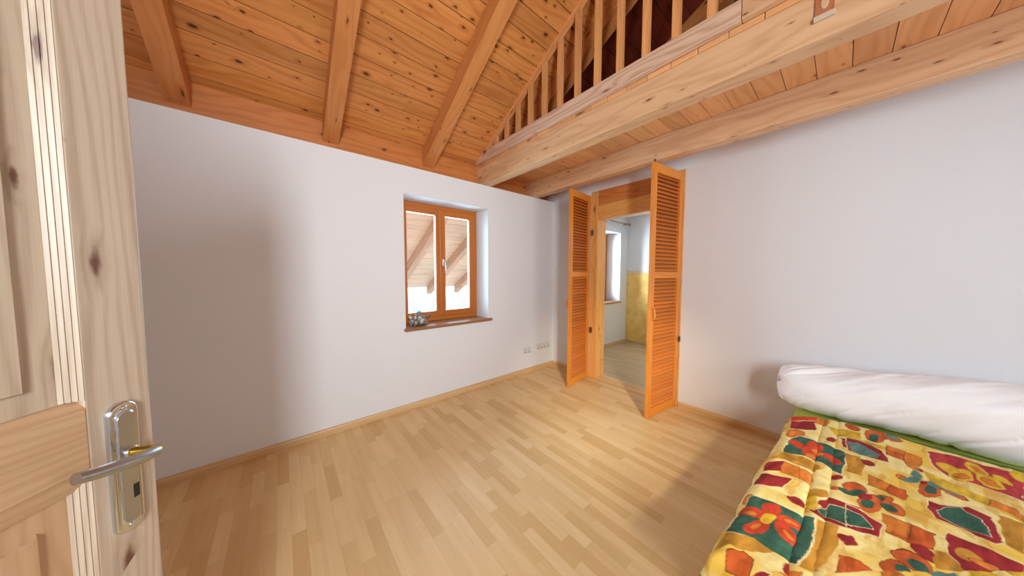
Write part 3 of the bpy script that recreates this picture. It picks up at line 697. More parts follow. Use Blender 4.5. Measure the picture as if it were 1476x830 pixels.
QUILT = [
('R',[(2.613,0.163),(2.707,0.068),(2.628,0.063),(2.526,0.161)]),
('M',[(2.512,0.16),(2.62,0.063),(2.465,0.056),(2.371,0.154)]),
('O',[(2.71,0.065),(2.712,0.013),(2.581,0.012),(2.586,0.06)]),
('Y',[(2.568,0.008),(2.61,-0.057),(2.62,-0.116),(2.509,-0.113),(2.478,-0.025)]),
('O',[(2.356,0.099),(2.325,0.101),(2.294,0.108),(2.268,0.12),(2.252,0.134),(2.248,0.147),(2.257,0.158),(2.279,0.163),(2.309,0.162),(2.341,0.155),(2.369,0.143),(2.386,0.129),(2.39,0.115),(2.379,0.104)]),
('T',[(2.02,0.158),(2.216,0.149),(2.305,0.109),(2.3,0.012),(2.277,-0.056),(2.174,-0.054),(2.016,-0.04),(2.061,0.02),(2.059,0.093)]),
('R',[(2.16,0.074),(2.144,0.079),(2.136,0.09),(2.137,0.104),(2.146,0.12),(2.162,0.134),(2.183,0.143),(2.204,0.146),(2.22,0.141),(2.229,0.13),(2.227,0.114),(2.217,0.098),(2.2,0.085),(2.179,0.076)]),
('R',[(2.23,0.024),(2.203,0.028),(2.18,0.036),(2.166,0.048),(2.163,0.06),(2.172,0.071),(2.191,0.078),(2.218,0.081),(2.246,0.077),(2.27,0.069),(2.285,0.057),(2.287,0.044),(2.277,0.033),(2.256,0.026)]),
('R',[(2.139,0.042),(2.115,0.045),(2.094,0.051),(2.078,0.061),(2.072,0.072),(2.076,0.082),(2.09,0.089),(2.111,0.091),(2.135,0.089),(2.157,0.082),(2.173,0.072),(2.179,0.061),(2.175,0.051),(2.16,0.044)]),
('R',[(2.149,-0.032),(2.136,-0.027),(2.126,-0.018),(2.122,-0.006),(2.125,0.007),(2.134,0.019),(2.147,0.026),(2.162,0.028),(2.177,0.024),(2.187,0.015),(2.191,0.002),(2.188,-0.012),(2.178,-0.023),(2.165,-0.03)]),
('R',[(2.125,-0.04),(2.113,-0.037),(2.104,-0.031),(2.099,-0.022),(2.1,-0.014),(2.105,-0.006),(2.115,-0.002),(2.127,-0.001),(2.139,-0.003),(2.149,-0.01),(2.153,-0.018),(2.153,-0.027),(2.147,-0.034),(2.137,-0.039)]),
('O',[(2.164,0.016),(2.15,0.017),(2.136,0.02),(2.124,0.025),(2.117,0.031),(2.117,0.036),(2.123,0.04),(2.134,0.041),(2.148,0.041),(2.163,0.038),(2.175,0.033),(2.182,0.027),(2.182,0.021),(2.176,0.018)]),
('O',[(2.19,0.038),(2.179,0.039),(2.167,0.042),(2.157,0.046),(2.151,0.052),(2.15,0.056),(2.154,0.06),(2.163,0.062),(2.174,0.061),(2.186,0.058),(2.196,0.054),(2.202,0.048),(2.204,0.043),(2.199,0.04)]),
('O',[(2.09,0.049),(2.079,0.051),(2.069,0.055),(2.062,0.062),(2.06,0.069),(2.064,0.075),(2.071,0.079),(2.082,0.08),(2.093,0.078),(2.103,0.074),(2.11,0.067),(2.112,0.06),(2.108,0.054),(2.101,0.05)]),
('G',[(1.923,0.186),(2.027,0.153),(2.047,0.092),(2.026,0.03),(1.95,0.034),(1.946,0.093),(1.949,0.145)]),
('M',[(1.856,0.195),(1.932,0.148),(1.812,0.143),(1.771,0.192)]),
('O',[(1.928,0.147),(1.922,0.088),(1.817,0.087),(1.802,0.143)]),
('O',[(1.914,0.086),(1.923,0.038),(1.815,0.044),(1.815,0.087)]),
('M',[(1.737,0.197),(1.785,0.105),(1.675,0.123),(1.628,0.209)]),
('M',[(1.622,0.058),(1.611,0.061),(1.602,0.068),(1.597,0.077),(1.597,0.087),(1.603,0.095),(1.612,0.101),(1.623,0.102),(1.635,0.099),(1.644,0.092),(1.649,0.083),(1.648,0.073),(1.643,0.064),(1.633,0.059)]),
('M',[(2.41,-0.017),(2.395,-0.016),(2.379,-0.012),(2.366,-0.006),(2.358,0.001),(2.357,0.007),(2.362,0.012),(2.373,0.014),(2.388,0.012),(2.403,0.008),(2.417,0.002),(2.425,-0.005),(2.427,-0.011),(2.421,-0.016)]),
('M',[(1.986,-0.045),(1.974,-0.043),(1.963,-0.039),(1.954,-0.033),(1.951,-0.027),(1.952,-0.022),(1.958,-0.019),(1.969,-0.018),(1.981,-0.019),(1.992,-0.024),(2.001,-0.03),(2.004,-0.036),(2.003,-0.041),(1.996,-0.044)]),
('M',[(1.525,-0.077),(1.514,-0.073),(1.505,-0.066),(1.5,-0.057),(1.5,-0.048),(1.504,-0.041),(1.513,-0.036),(1.524,-0.036),(1.535,-0.04),(1.544,-0.047),(1.549,-0.056),(1.549,-0.065),(1.544,-0.073),(1.536,-0.077)]),
('M',[(1.224,0.064),(1.213,0.067),(1.204,0.071),(1.199,0.076),(1.198,0.08),(1.203,0.083),(1.212,0.085),(1.224,0.084),(1.236,0.082),(1.245,0.077),(1.25,0.073),(1.25,0.068),(1.245,0.065),(1.236,0.063)]),
('O',[(1.515,0.19),(1.499,0.19),(1.482,0.192),(1.469,0.197),(1.461,0.203),(1.46,0.21),(1.467,0.216),(1.479,0.22),(1.496,0.221),(1.513,0.219),(1.527,0.214),(1.535,0.207),(1.535,0.2),(1.528,0.194)]),
('T',[(1.411,0.213),(1.526,0.198),(1.538,0.15),(1.54,0.059),(1.563,0.022),(1.46,0.022),(1.263,0.051),(1.265,0.066),(1.269,0.112),(1.277,0.163),(1.237,0.227),(1.311,0.223)]),
('R',[(1.432,0.153),(1.419,0.156),(1.405,0.166),(1.395,0.18),(1.388,0.195),(1.388,0.21),(1.393,0.22),(1.404,0.224),(1.418,0.221),(1.432,0.211),(1.443,0.197),(1.449,0.18),(1.449,0.166),(1.443,0.156)]),
('R',[(1.504,0.117),(1.486,0.119),(1.469,0.125),(1.455,0.134),(1.448,0.144),(1.448,0.154),(1.455,0.161),(1.469,0.165),(1.487,0.163),(1.505,0.157),(1.52,0.148),(1.527,0.137),(1.527,0.127),(1.518,0.12)]),
('R',[(1.477,0.057),(1.465,0.061),(1.453,0.07),(1.444,0.083),(1.44,0.098),(1.441,0.111),(1.447,0.119),(1.458,0.122),(1.47,0.119),(1.482,0.109),(1.491,0.095),(1.495,0.081),(1.494,0.068),(1.487,0.06)]),
('R',[(1.37,0.06),(1.359,0.066),(1.355,0.076),(1.358,0.088),(1.368,0.101),(1.385,0.111),(1.403,0.116),(1.421,0.116),(1.433,0.11),(1.438,0.099),(1.433,0.086),(1.421,0.074),(1.405,0.064),(1.386,0.06)]),
('R',[(1.401,0.132),(1.382,0.132),(1.356,0.137),(1.329,0.148),(1.305,0.161),(1.29,0.175),(1.285,0.186),(1.292,0.193),(1.31,0.194),(1.335,0.188),(1.363,0.178),(1.388,0.164),(1.405,0.15),(1.409,0.138)]),
('O',[(1.415,0.173),(1.409,0.174),(1.403,0.179),(1.398,0.186),(1.395,0.193),(1.395,0.2),(1.397,0.205),(1.402,0.207),(1.408,0.205),(1.414,0.201),(1.419,0.194),(1.422,0.186),(1.423,0.179),(1.42,0.174)]),
('O',[(1.471,0.071),(1.466,0.073),(1.461,0.078),(1.457,0.085),(1.454,0.092),(1.454,0.099),(1.457,0.103),(1.461,0.105),(1.466,0.103),(1.472,0.098),(1.476,0.091),(1.478,0.084),(1.478,0.077),(1.475,0.073)]),
('O',[(1.378,0.072),(1.374,0.074),(1.373,0.079),(1.376,0.085),(1.381,0.092),(1.389,0.097),(1.397,0.1),(1.403,0.1),(1.407,0.098),(1.408,0.093),(1.405,0.086),(1.399,0.08),(1.392,0.075),(1.384,0.072)]),
('O',[(1.372,0.152),(1.364,0.152),(1.353,0.155),(1.341,0.16),(1.33,0.166),(1.322,0.172),(1.319,0.177),(1.322,0.18),(1.329,0.18),(1.34,0.178),(1.353,0.173),(1.364,0.166),(1.372,0.16),(1.374,0.155)]),
('Y',[(1.446,0.122),(1.432,0.122),(1.417,0.126),(1.404,0.132),(1.395,0.14),(1.392,0.147),(1.395,0.153),(1.405,0.157),(1.419,0.156),(1.434,0.153),(1.448,0.147),(1.457,0.139),(1.46,0.131),(1.456,0.125)]),
('G',[(1.229,0.226),(1.277,0.163),(1.267,0.109),(1.204,0.154),(1.179,0.203),(1.138,0.234)]),
('D',[(1.157,0.207),(1.185,0.176),(1.173,0.15),(1.113,0.15),(1.108,0.178),(1.105,0.206)]),
('G',[(1.559,0.016),(1.594,-0.036),(1.465,-0.032),(1.285,0.006),(1.265,0.046),(1.451,0.019)]),
('Y',[(1.744,0.06),(1.77,0.024),(1.607,0.018),(1.552,0.056),(1.682,0.047)]),
('G',[(1.748,0.057),(1.808,0.006),(1.764,-0.001),(1.693,0.045)]),
('G',[(2.255,-0.055),(2.286,-0.107),(2.09,-0.101),(2.089,-0.061)]),
('M',[(1.603,0.037),(1.676,0.011),(1.683,0.025),(1.768,-0.004),(1.774,-0.093),(1.615,-0.088),(1.597,-0.051),(1.582,-0.005)]),
('T',[(1.715,-0.012),(1.738,-0.092),(1.625,-0.088),(1.619,-0.057),(1.619,-0.011)]),
('T',[(1.651,0.019),(1.687,-0.007),(1.612,-0.004),(1.624,0.01)]),
('M',[(2.464,-0.044),(2.469,-0.112),(2.334,-0.108),(2.344,-0.048)]),
('B',[(2.411,-0.063),(2.424,-0.11),(2.367,-0.109),(2.366,-0.067)]),
('D',[(1.876,-0.046),(1.867,-0.044),(1.857,-0.04),(1.848,-0.033),(1.842,-0.027),(1.839,-0.02),(1.841,-0.016),(1.847,-0.015),(1.856,-0.016),(1.866,-0.021),(1.875,-0.027),(1.881,-0.034),(1.884,-0.04),(1.882,-0.044)]),
('D',[(1.954,-0.106),(1.94,-0.102),(1.926,-0.094),(1.916,-0.083),(1.912,-0.072),(1.914,-0.062),(1.923,-0.056),(1.936,-0.054),(1.951,-0.058),(1.966,-0.066),(1.976,-0.078),(1.98,-0.089),(1.977,-0.099),(1.968,-0.105)]),
('T',[(1.874,-0.083),(1.864,-0.08),(1.855,-0.073),(1.85,-0.064),(1.849,-0.054),(1.853,-0.046),(1.86,-0.041),(1.87,-0.04),(1.88,-0.043),(1.889,-0.05),(1.894,-0.059),(1.895,-0.069),(1.891,-0.077),(1.884,-0.082)]),
('D',[(1.427,-0.037),(1.44,-0.083),(1.389,-0.082),(1.33,-0.032)]),
('D',[(2.672,-0.117),(2.652,-0.112),(2.639,-0.102),(2.634,-0.09),(2.639,-0.078),(2.652,-0.067),(2.672,-0.06),(2.695,-0.059),(2.715,-0.064),(2.73,-0.073),(2.734,-0.086),(2.729,-0.099),(2.714,-0.11),(2.694,-0.116)]),
('D',[(2.645,-0.208),(2.603,-0.2),(2.57,-0.187),(2.551,-0.171),(2.549,-0.155),(2.566,-0.143),(2.599,-0.136),(2.641,-0.136),(2.685,-0.144),(2.722,-0.158),(2.742,-0.175),(2.742,-0.191),(2.722,-0.203),(2.687,-0.209)]),
('T',[(2.625,-0.184),(2.6,-0.181),(2.576,-0.175),(2.557,-0.167),(2.548,-0.159),(2.549,-0.152),(2.56,-0.148),(2.581,-0.147),(2.606,-0.15),(2.631,-0.156),(2.65,-0.164),(2.66,-0.172),(2.659,-0.179),(2.646,-0.184)]),
('D',[(2.666,-0.26),(2.651,-0.255),(2.642,-0.244),(2.64,-0.231),(2.645,-0.217),(2.658,-0.206),(2.675,-0.198),(2.693,-0.197),(2.709,-0.203),(2.719,-0.214),(2.721,-0.228),(2.714,-0.242),(2.701,-0.253),(2.684,-0.26)]),
('B',[(2.677,-0.25),(2.669,-0.247),(2.664,-0.24),(2.664,-0.232),(2.668,-0.222),(2.675,-0.214),(2.685,-0.21),(2.696,-0.209),(2.704,-0.212),(2.709,-0.219),(2.709,-0.228),(2.705,-0.237),(2.697,-0.245),(2.687,-0.25)]),
('Y',[(2.517,-0.062),(2.519,-0.201),(2.539,-0.313),(2.471,-0.306),(2.463,-0.198),(2.436,-0.062)]),
('M',[(2.485,-0.062),(2.5,-0.108),(2.434,-0.183),(2.315,-0.196),(2.314,-0.13),(2.317,-0.061)]),
('B',[(2.431,-0.068),(2.457,-0.107),(2.382,-0.17),(2.327,-0.157),(2.31,-0.11),(2.328,-0.072)]),
('O',[(2.55,-0.203),(2.535,-0.261),(2.484,-0.255),(2.48,-0.199)]),
('D',[(2.48,-0.199),(2.484,-0.255),(2.406,-0.248),(2.412,-0.195)]),
('O',[(2.523,-0.261),(2.513,-0.311),(2.387,-0.294),(2.384,-0.25)]),
('G',[(2.269,-0.06),(2.254,-0.121),(2.075,-0.106),(2.065,-0.059)]),
('M',[(2.239,-0.151),(2.223,-0.147),(2.209,-0.14),(2.2,-0.131),(2.198,-0.122),(2.203,-0.115),(2.214,-0.11),(2.229,-0.11),(2.246,-0.113),(2.26,-0.12),(2.269,-0.129),(2.271,-0.139),(2.266,-0.146),(2.254,-0.151)]),
('O',[(2.106,-0.129),(2.088,-0.18),(2.004,-0.172),(2.008,-0.122)]),
('D',[(2.087,-0.183),(2.083,-0.23),(1.993,-0.221),(1.996,-0.174)]),
('M',[(2.334,-0.301),(2.327,-0.298),(2.323,-0.292),(2.323,-0.284),(2.329,-0.277),(2.337,-0.271),(2.348,-0.267),(2.358,-0.267),(2.366,-0.271),(2.37,-0.277),(2.369,-0.285),(2.364,-0.292),(2.355,-0.298),(2.344,-0.301)]),
('O',[(2.341,-0.288),(2.331,-0.283),(2.326,-0.276),(2.327,-0.268),(2.333,-0.259),(2.343,-0.252),(2.356,-0.248),(2.37,-0.248),(2.38,-0.252),(2.385,-0.259),(2.384,-0.268),(2.378,-0.277),(2.367,-0.284),(2.354,-0.288)]),
('O',[(2.19,-0.241),(2.18,-0.237),(2.175,-0.231),(2.174,-0.223),(2.178,-0.215),(2.187,-0.209),(2.198,-0.205),(2.209,-0.205),(2.218,-0.209),(2.224,-0.216),(2.225,-0.224),(2.22,-0.232),(2.212,-0.238),(2.201,-0.241)]),
('B',[(2.225,-0.276),(2.209,-0.272),(2.193,-0.265),(2.179,-0.255),(2.17,-0.245),(2.168,-0.237),(2.173,-0.232),(2.185,-0.232),(2.201,-0.235),(2.218,-0.243),(2.232,-0.252),(2.241,-0.262),(2.243,-0.271),(2.237,-0.276)]),
('B',[(2.276,-0.283),(2.263,-0.279),(2.252,-0.273),(2.247,-0.267),(2.248,-0.261),(2.255,-0.256),(2.267,-0.255),(2.281,-0.256),(2.295,-0.259),(2.306,-0.265),(2.311,-0.272),(2.31,-0.278),(2.302,-0.282),(2.29,-0.284)]),
('D',[(2.177,-0.323),(2.141,-0.313),(2.111,-0.301),(2.092,-0.287),(2.088,-0.275),(2.1,-0.267),(2.126,-0.264),(2.162,-0.267),(2.2,-0.276),(2.233,-0.289),(2.253,-0.304),(2.256,-0.316),(2.242,-0.325),(2.213,-0.327)]),
('T',[(2.173,-0.313),(2.156,-0.308),(2.141,-0.302),(2.132,-0.294),(2.13,-0.288),(2.136,-0.283),(2.148,-0.281),(2.165,-0.283),(2.183,-0.287),(2.198,-0.294),(2.208,-0.301),(2.209,-0.308),(2.203,-0.313),(2.19,-0.314)]),
('M',[(2.238,-0.3),(2.227,-0.298),(2.216,-0.294),(2.207,-0.289),(2.2,-0.283),(2.198,-0.279),(2.201,-0.276),(2.208,-0.276),(2.218,-0.278),(2.229,-0.282),(2.239,-0.288),(2.246,-0.293),(2.248,-0.298),(2.245,-0.3)]),
('B',[(2.253,-0.354),(2.237,-0.348),(2.224,-0.338),(2.214,-0.325),(2.211,-0.313),(2.214,-0.302),(2.224,-0.296),(2.239,-0.296),(2.255,-0.301),(2.269,-0.312),(2.279,-0.325),(2.282,-0.338),(2.278,-0.348),(2.267,-0.354)]),
('D',[(2.186,-0.385),(2.176,-0.38),(2.172,-0.371),(2.173,-0.359),(2.18,-0.347),(2.192,-0.338),(2.205,-0.332),(2.219,-0.332),(2.229,-0.337),(2.233,-0.347),(2.231,-0.359),(2.224,-0.371),(2.212,-0.38),(2.198,-0.385)]),
('B',[(2.199,-0.376),(2.195,-0.372),(2.194,-0.366),(2.196,-0.357),(2.202,-0.348),(2.209,-0.341),(2.217,-0.336),(2.225,-0.335),(2.229,-0.338),(2.23,-0.345),(2.227,-0.354),(2.222,-0.363),(2.214,-0.371),(2.206,-0.375)]),
('Y',[(2.353,-0.3),(2.332,-0.352),(2.267,-0.449),(2.205,-0.501),(2.138,-0.491),(2.192,-0.44),(2.227,-0.343),(2.257,-0.305)]),
('P',[(2.647,-0.342),(2.675,-0.414),(2.656,-0.496),(2.653,-0.568),(2.565,-0.579),(2.349,-0.534),(2.369,-0.494),(2.391,-0.437),(2.383,-0.364),(2.457,-0.334)]),
('Y',[(2.452,-0.41),(2.434,-0.403),(2.425,-0.391),(2.425,-0.378),(2.436,-0.365),(2.456,-0.355),(2.481,-0.35),(2.506,-0.352),(2.525,-0.359),(2.535,-0.372),(2.534,-0.386),(2.521,-0.399),(2.5,-0.409),(2.475,-0.413)]),
('Y',[(2.456,-0.438),(2.423,-0.429),(2.393,-0.415),(2.372,-0.4),(2.364,-0.386),(2.371,-0.376),(2.39,-0.371),(2.42,-0.373),(2.454,-0.382),(2.486,-0.396),(2.508,-0.412),(2.516,-0.427),(2.508,-0.437),(2.486,-0.441)]),
('Y',[(2.526,-0.486),(2.506,-0.478),(2.498,-0.467),(2.503,-0.456),(2.521,-0.446),(2.548,-0.44),(2.581,-0.439),(2.611,-0.443),(2.633,-0.452),(2.642,-0.464),(2.635,-0.475),(2.615,-0.485),(2.586,-0.49),(2.554,-0.491)]),
('Y',[(2.434,-0.509),(2.413,-0.5),(2.401,-0.488),(2.401,-0.475),(2.412,-0.463),(2.432,-0.455),(2.459,-0.452),(2.487,-0.455),(2.51,-0.464),(2.522,-0.477),(2.522,-0.491),(2.509,-0.503),(2.487,-0.511),(2.46,-0.513)]),
('Y',[(2.506,-0.539),(2.497,-0.534),(2.493,-0.527),(2.496,-0.519),(2.504,-0.511),(2.517,-0.504),(2.532,-0.502),(2.546,-0.503),(2.556,-0.508),(2.559,-0.515),(2.556,-0.524),(2.547,-0.532),(2.533,-0.538),(2.519,-0.54)]),
('Y',[(2.632,-0.605),(2.603,-0.595),(2.582,-0.583),(2.573,-0.572),(2.577,-0.563),(2.594,-0.558),(2.621,-0.559),(2.653,-0.564),(2.684,-0.574),(2.706,-0.587),(2.715,-0.599),(2.71,-0.608),(2.691,-0.612),(2.663,-0.611)]),
('O',[(2.444,-0.424),(2.427,-0.419),(2.411,-0.412),(2.4,-0.403),(2.395,-0.395),(2.398,-0.388),(2.408,-0.385),(2.422,-0.386),(2.439,-0.391),(2.455,-0.398),(2.467,-0.407),(2.471,-0.416),(2.468,-0.422),(2.458,-0.425)]),
('O',[(2.439,-0.498),(2.43,-0.494),(2.425,-0.487),(2.427,-0.479),(2.434,-0.472),(2.445,-0.466),(2.458,-0.464),(2.471,-0.465),(2.481,-0.47),(2.485,-0.477),(2.483,-0.485),(2.476,-0.492),(2.464,-0.497),(2.451,-0.499)]),
('O',[(2.539,-0.48),(2.532,-0.476),(2.531,-0.471),(2.536,-0.465),(2.547,-0.459),(2.561,-0.455),(2.576,-0.454),(2.588,-0.455),(2.595,-0.458),(2.596,-0.464),(2.59,-0.47),(2.579,-0.476),(2.565,-0.479),(2.55,-0.481)]),
('O',[(2.267,-0.449),(2.258,-0.495),(2.212,-0.506),(2.152,-0.494),(2.189,-0.477),(2.201,-0.437)]),
('D',[(1.93,-0.112),(1.908,-0.106),(1.889,-0.095),(1.879,-0.082),(1.878,-0.069),(1.887,-0.058),(1.904,-0.051),(1.927,-0.05),(1.95,-0.056),(1.969,-0.067),(1.98,-0.081),(1.981,-0.095),(1.971,-0.106),(1.952,-0.112)]),
('T',[(1.91,-0.107),(1.896,-0.104),(1.881,-0.096),(1.866,-0.085),(1.855,-0.074),(1.851,-0.064),(1.853,-0.057),(1.861,-0.054),(1.875,-0.057),(1.891,-0.065),(1.906,-0.076),(1.917,-0.088),(1.922,-0.098),(1.919,-0.105)]),
('D',[(1.937,-0.182),(1.919,-0.176),(1.9,-0.166),(1.884,-0.152),(1.874,-0.137),(1.872,-0.124),(1.879,-0.116),(1.892,-0.114),(1.911,-0.119),(1.931,-0.13),(1.947,-0.144),(1.957,-0.16),(1.959,-0.172),(1.952,-0.18)]),
('T',[(1.931,-0.161),(1.919,-0.158),(1.908,-0.153),(1.899,-0.147),(1.895,-0.14),(1.895,-0.134),(1.901,-0.131),(1.91,-0.13),(1.922,-0.133),(1.934,-0.138),(1.943,-0.145),(1.947,-0.152),(1.946,-0.157),(1.94,-0.161)]),
('D',[(1.843,-0.147),(1.81,-0.14),(1.784,-0.128),(1.769,-0.115),(1.767,-0.103),(1.779,-0.093),(1.804,-0.088),(1.836,-0.089),(1.871,-0.097),(1.899,-0.109),(1.916,-0.123),(1.916,-0.136),(1.902,-0.146),(1.875,-0.15)]),
('T',[(1.838,-0.129),(1.822,-0.125),(1.808,-0.119),(1.799,-0.112),(1.796,-0.105),(1.8,-0.099),(1.81,-0.095),(1.825,-0.095),(1.841,-0.099),(1.856,-0.105),(1.865,-0.113),(1.868,-0.12),(1.864,-0.126),(1.853,-0.129)]),
('D',[(1.865,-0.205),(1.849,-0.199),(1.838,-0.188),(1.835,-0.176),(1.84,-0.163),(1.854,-0.153),(1.872,-0.148),(1.893,-0.149),(1.911,-0.155),(1.922,-0.167),(1.925,-0.18),(1.918,-0.193),(1.904,-0.202),(1.885,-0.207)]),
('T',[(1.868,-0.184),(1.858,-0.18),(1.85,-0.174),(1.847,-0.167),(1.849,-0.159),(1.855,-0.153),(1.865,-0.15),(1.877,-0.15),(1.887,-0.154),(1.895,-0.16),(1.898,-0.168),(1.896,-0.176),(1.889,-0.181),(1.879,-0.184)]),
('M',[(1.896,-0.123),(1.883,-0.12),(1.87,-0.115),(1.859,-0.108),(1.852,-0.101),(1.85,-0.094),(1.854,-0.09),(1.864,-0.089),(1.876,-0.091),(1.89,-0.096),(1.901,-0.103),(1.908,-0.111),(1.91,-0.118),(1.905,-0.122)]),
('M',[(2.058,-0.275),(2.058,-0.302),(2.123,-0.376),(2.094,-0.419),(1.927,-0.41),(1.905,-0.396),(1.928,-0.337),(1.926,-0.281),(1.985,-0.269)]),
('T',[(1.997,-0.29),(2.057,-0.32),(2.097,-0.353),(2.043,-0.389),(1.944,-0.392),(1.941,-0.339),(1.955,-0.294)]),
('G',[(2.129,-0.437),(2.138,-0.491),(1.911,-0.444),(1.922,-0.416)]),
('M',[(1.765,-0.057),(1.762,-0.089),(1.718,-0.14),(1.637,-0.133),(1.617,-0.085),(1.601,-0.055)]),
('T',[(1.733,-0.056),(1.724,-0.098),(1.661,-0.117),(1.627,-0.066),(1.628,-0.056)]),
('O',[(1.803,-0.152),(1.801,-0.209),(1.685,-0.196),(1.688,-0.15)]),
('D',[(1.701,-0.169),(1.709,-0.201),(1.683,-0.197),(1.683,-0.154)]),
('D',[(1.796,-0.211),(1.808,-0.263),(1.699,-0.248),(1.685,-0.198)]),
('M',[(1.638,-0.248),(1.626,-0.241),(1.62,-0.233),(1.621,-0.222),(1.629,-0.213),(1.642,-0.206),(1.66,-0.203),(1.676,-0.204),(1.69,-0.211),(1.696,-0.22),(1.694,-0.231),(1.685,-0.241),(1.671,-0.247),(1.654,-0.25)]),
('M',[(1.539,-0.074),(1.525,-0.072),(1.51,-0.068),(1.499,-0.063),(1.492,-0.057),(1.491,-0.052),(1.496,-0.048),(1.506,-0.047),(1.521,-0.048),(1.535,-0.052),(1.547,-0.058),(1.555,-0.064),(1.556,-0.069),(1.55,-0.073)]),
('D',[(1.57,-0.227),(1.552,-0.219),(1.54,-0.206),(1.536,-0.19),(1.54,-0.174),(1.553,-0.162),(1.573,-0.156),(1.594,-0.157),(1.614,-0.165),(1.627,-0.18),(1.631,-0.197),(1.624,-0.212),(1.61,-0.224),(1.59,-0.229)]),
('T',[(1.557,-0.22),(1.548,-0.216),(1.543,-0.209),(1.544,-0.201),(1.549,-0.193),(1.558,-0.188),(1.57,-0.185),(1.582,-0.186),(1.591,-0.191),(1.596,-0.198),(1.595,-0.206),(1.589,-0.214),(1.579,-0.219),(1.568,-0.222)]),
('D',[(1.518,-0.179),(1.499,-0.174),(1.48,-0.165),(1.465,-0.153),(1.456,-0.141),(1.454,-0.132),(1.462,-0.126),(1.476,-0.125),(1.495,-0.13),(1.515,-0.139),(1.532,-0.151),(1.541,-0.163),(1.542,-0.173),(1.534,-0.179)]),
('T',[(1.512,-0.184),(1.502,-0.18),(1.492,-0.175),(1.486,-0.168),(1.484,-0.161),(1.486,-0.156),(1.493,-0.153),(1.503,-0.154),(1.514,-0.157),(1.523,-0.163),(1.53,-0.17),(1.532,-0.177),(1.529,-0.182),(1.522,-0.184)]),
('M',[(1.851,-0.292),(1.852,-0.326),(1.845,-0.378),(1.832,-0.427),(1.793,-0.42),(1.644,-0.295),(1.714,-0.279)]),
('G',[(1.749,-0.34),(1.734,-0.333),(1.723,-0.325),(1.717,-0.315),(1.718,-0.307),(1.726,-0.3),(1.74,-0.298),(1.756,-0.3),(1.772,-0.306),(1.784,-0.316),(1.79,-0.326),(1.788,-0.334),(1.779,-0.34),(1.765,-0.342)]),
('O',[(1.742,-0.368),(1.733,-0.364),(1.724,-0.355),(1.718,-0.345),(1.716,-0.334),(1.718,-0.326),(1.724,-0.321),(1.733,-0.321),(1.743,-0.325),(1.752,-0.334),(1.758,-0.345),(1.76,-0.356),(1.758,-0.364),(1.751,-0.369)]),
('D',[(1.426,-0.054),(1.437,-0.081),(1.417,-0.105),(1.355,-0.053)]),
('G',[(1.693,-0.251),(1.708,-0.274),(1.644,-0.295),(1.605,-0.238)]),
]
PAL = {'Y':(232,182,44),'G':(198,140,42),'T':(52,96,76),'B':(100,136,124),'R':(208,66,32),'M':(154,30,34),'O':(216,124,38),'D':(208,94,30),'P':(186,54,58)}
def in_poly(px, py, P_):
    r = np.zeros(px.shape, bool); n = len(P_)
    for i in range(n):
        x1, y1 = P_[i]; x2, y2 = P_[(i+1) % n]
        if y1 == y2: continue
        c = ((y1 > py) != (y2 > py)) & (px < (x2-x1)*(py-y1)/(y2-y1) + x1)
        r ^= c
    return r
def srgb2lin(c):
    c = np.asarray(c, float)/255; return np.where(c <= .04045, c/12.92, ((c+.055)/1.055)**2.4)
def quilt_print(X, Y):
    sh = X.shape; x = X.ravel().copy(); y = Y.ravel().copy()
    # the print repeats: fetch what lies past the known stretch from its repeat
    for _ in range(3):
        o = y < .19 - (x-1.067)*.836; x = np.where(o, x+.62, x)
        o = y < -.42 - (x-1.797)*.207; y = np.where(o, y+.46, y)
    wx = (vnoise(x*28, y*28, 1)-.5)*.010 + (vnoise(x*70, y*70, 2)-.5)*.002
    wy = (vnoise(x*28, y*28, 3)-.5)*.010 + (vnoise(x*70, y*70, 4)-.5)*.002
    px, py = x+wx, y+wy
    streak = fbm(px*14+py*60, py*14-px*10, 9, 3); blot = fbm(px*9, py*9, 21, 3)
    base = np.where((blot > .60)[:, None], srgb2lin((236,198,92)), srgb2lin((240,220,152)))
    t_ = np.clip((blot-.45)/.25, 0, 1)[:, None]
    col = srgb2lin((243,224,148))*(1-t_) + srgb2lin((238,198,86))*t_
    gs = np.clip((fbm(px*5+py*34, py*7-px*6, 41, 3)-.56)/.10, 0, 1)[:, None]
    col = col*(1-.55*gs) + srgb2lin((212,150,36))*.55*gs
    for c, P_ in QUILT:
        cx = sum(p[0] for p in P_)/len(P_); cy = sum(p[1] for p in P_)/len(P_)
        g = max(max(abs(p[0]-cx) for p in P_), max(abs(p[1]-cy) for p in P_))
        sel = np.nonzero((np.abs(px-cx) < g*1.4+.02) & (np.abs(py-cy) < g*1.4+.02))[0]
        if not len(sel): continue
        k = 1 + min(.12, .004/max(g, .01))
        out = in_poly(px[sel], py[sel], [(cx+(p[0]-cx)*k, cy+(p[1]-cy)*k) for p in P_])
        inn = in_poly(px[sel], py[sel], P_)
        edge = (250,236,190) if c in 'TMP' and len(P_) < 14 else ((104,46,24) if c in 'OD' else PAL[c])
        col[sel[out]] = srgb2lin(edge)
        i = sel[inn]; s_ = streak[i][:, None]; a = srgb2lin(PAL[c])
        lo = a*.50; hi = np.clip(a*1.38 + .02, 0, 1)
        col[i] = lo*(1-s_) + hi*s_
    return col.reshape(sh + (3,))
SEAMS = [(.055, 1.0), (-.004, .7), (-.20, .3), (-.36, .3), (-.52, .3), (-.68, .3)]
def yl(x): return np.interp(x, [1.06,1.12,1.24,1.41,1.63,1.84,2.17,2.58,2.8], [.232,.238,.228,.214,.208,.200,.178,.174,.166])
def xh(y): return np.interp(y, [-1.1,-.6,-.35,-.06,.08,.17,.25], [2.70,2.700,2.706,2.748,2.70,2.62,2.58])
nu, nv = 620, 520
hang_f, hang_l = .13, .10
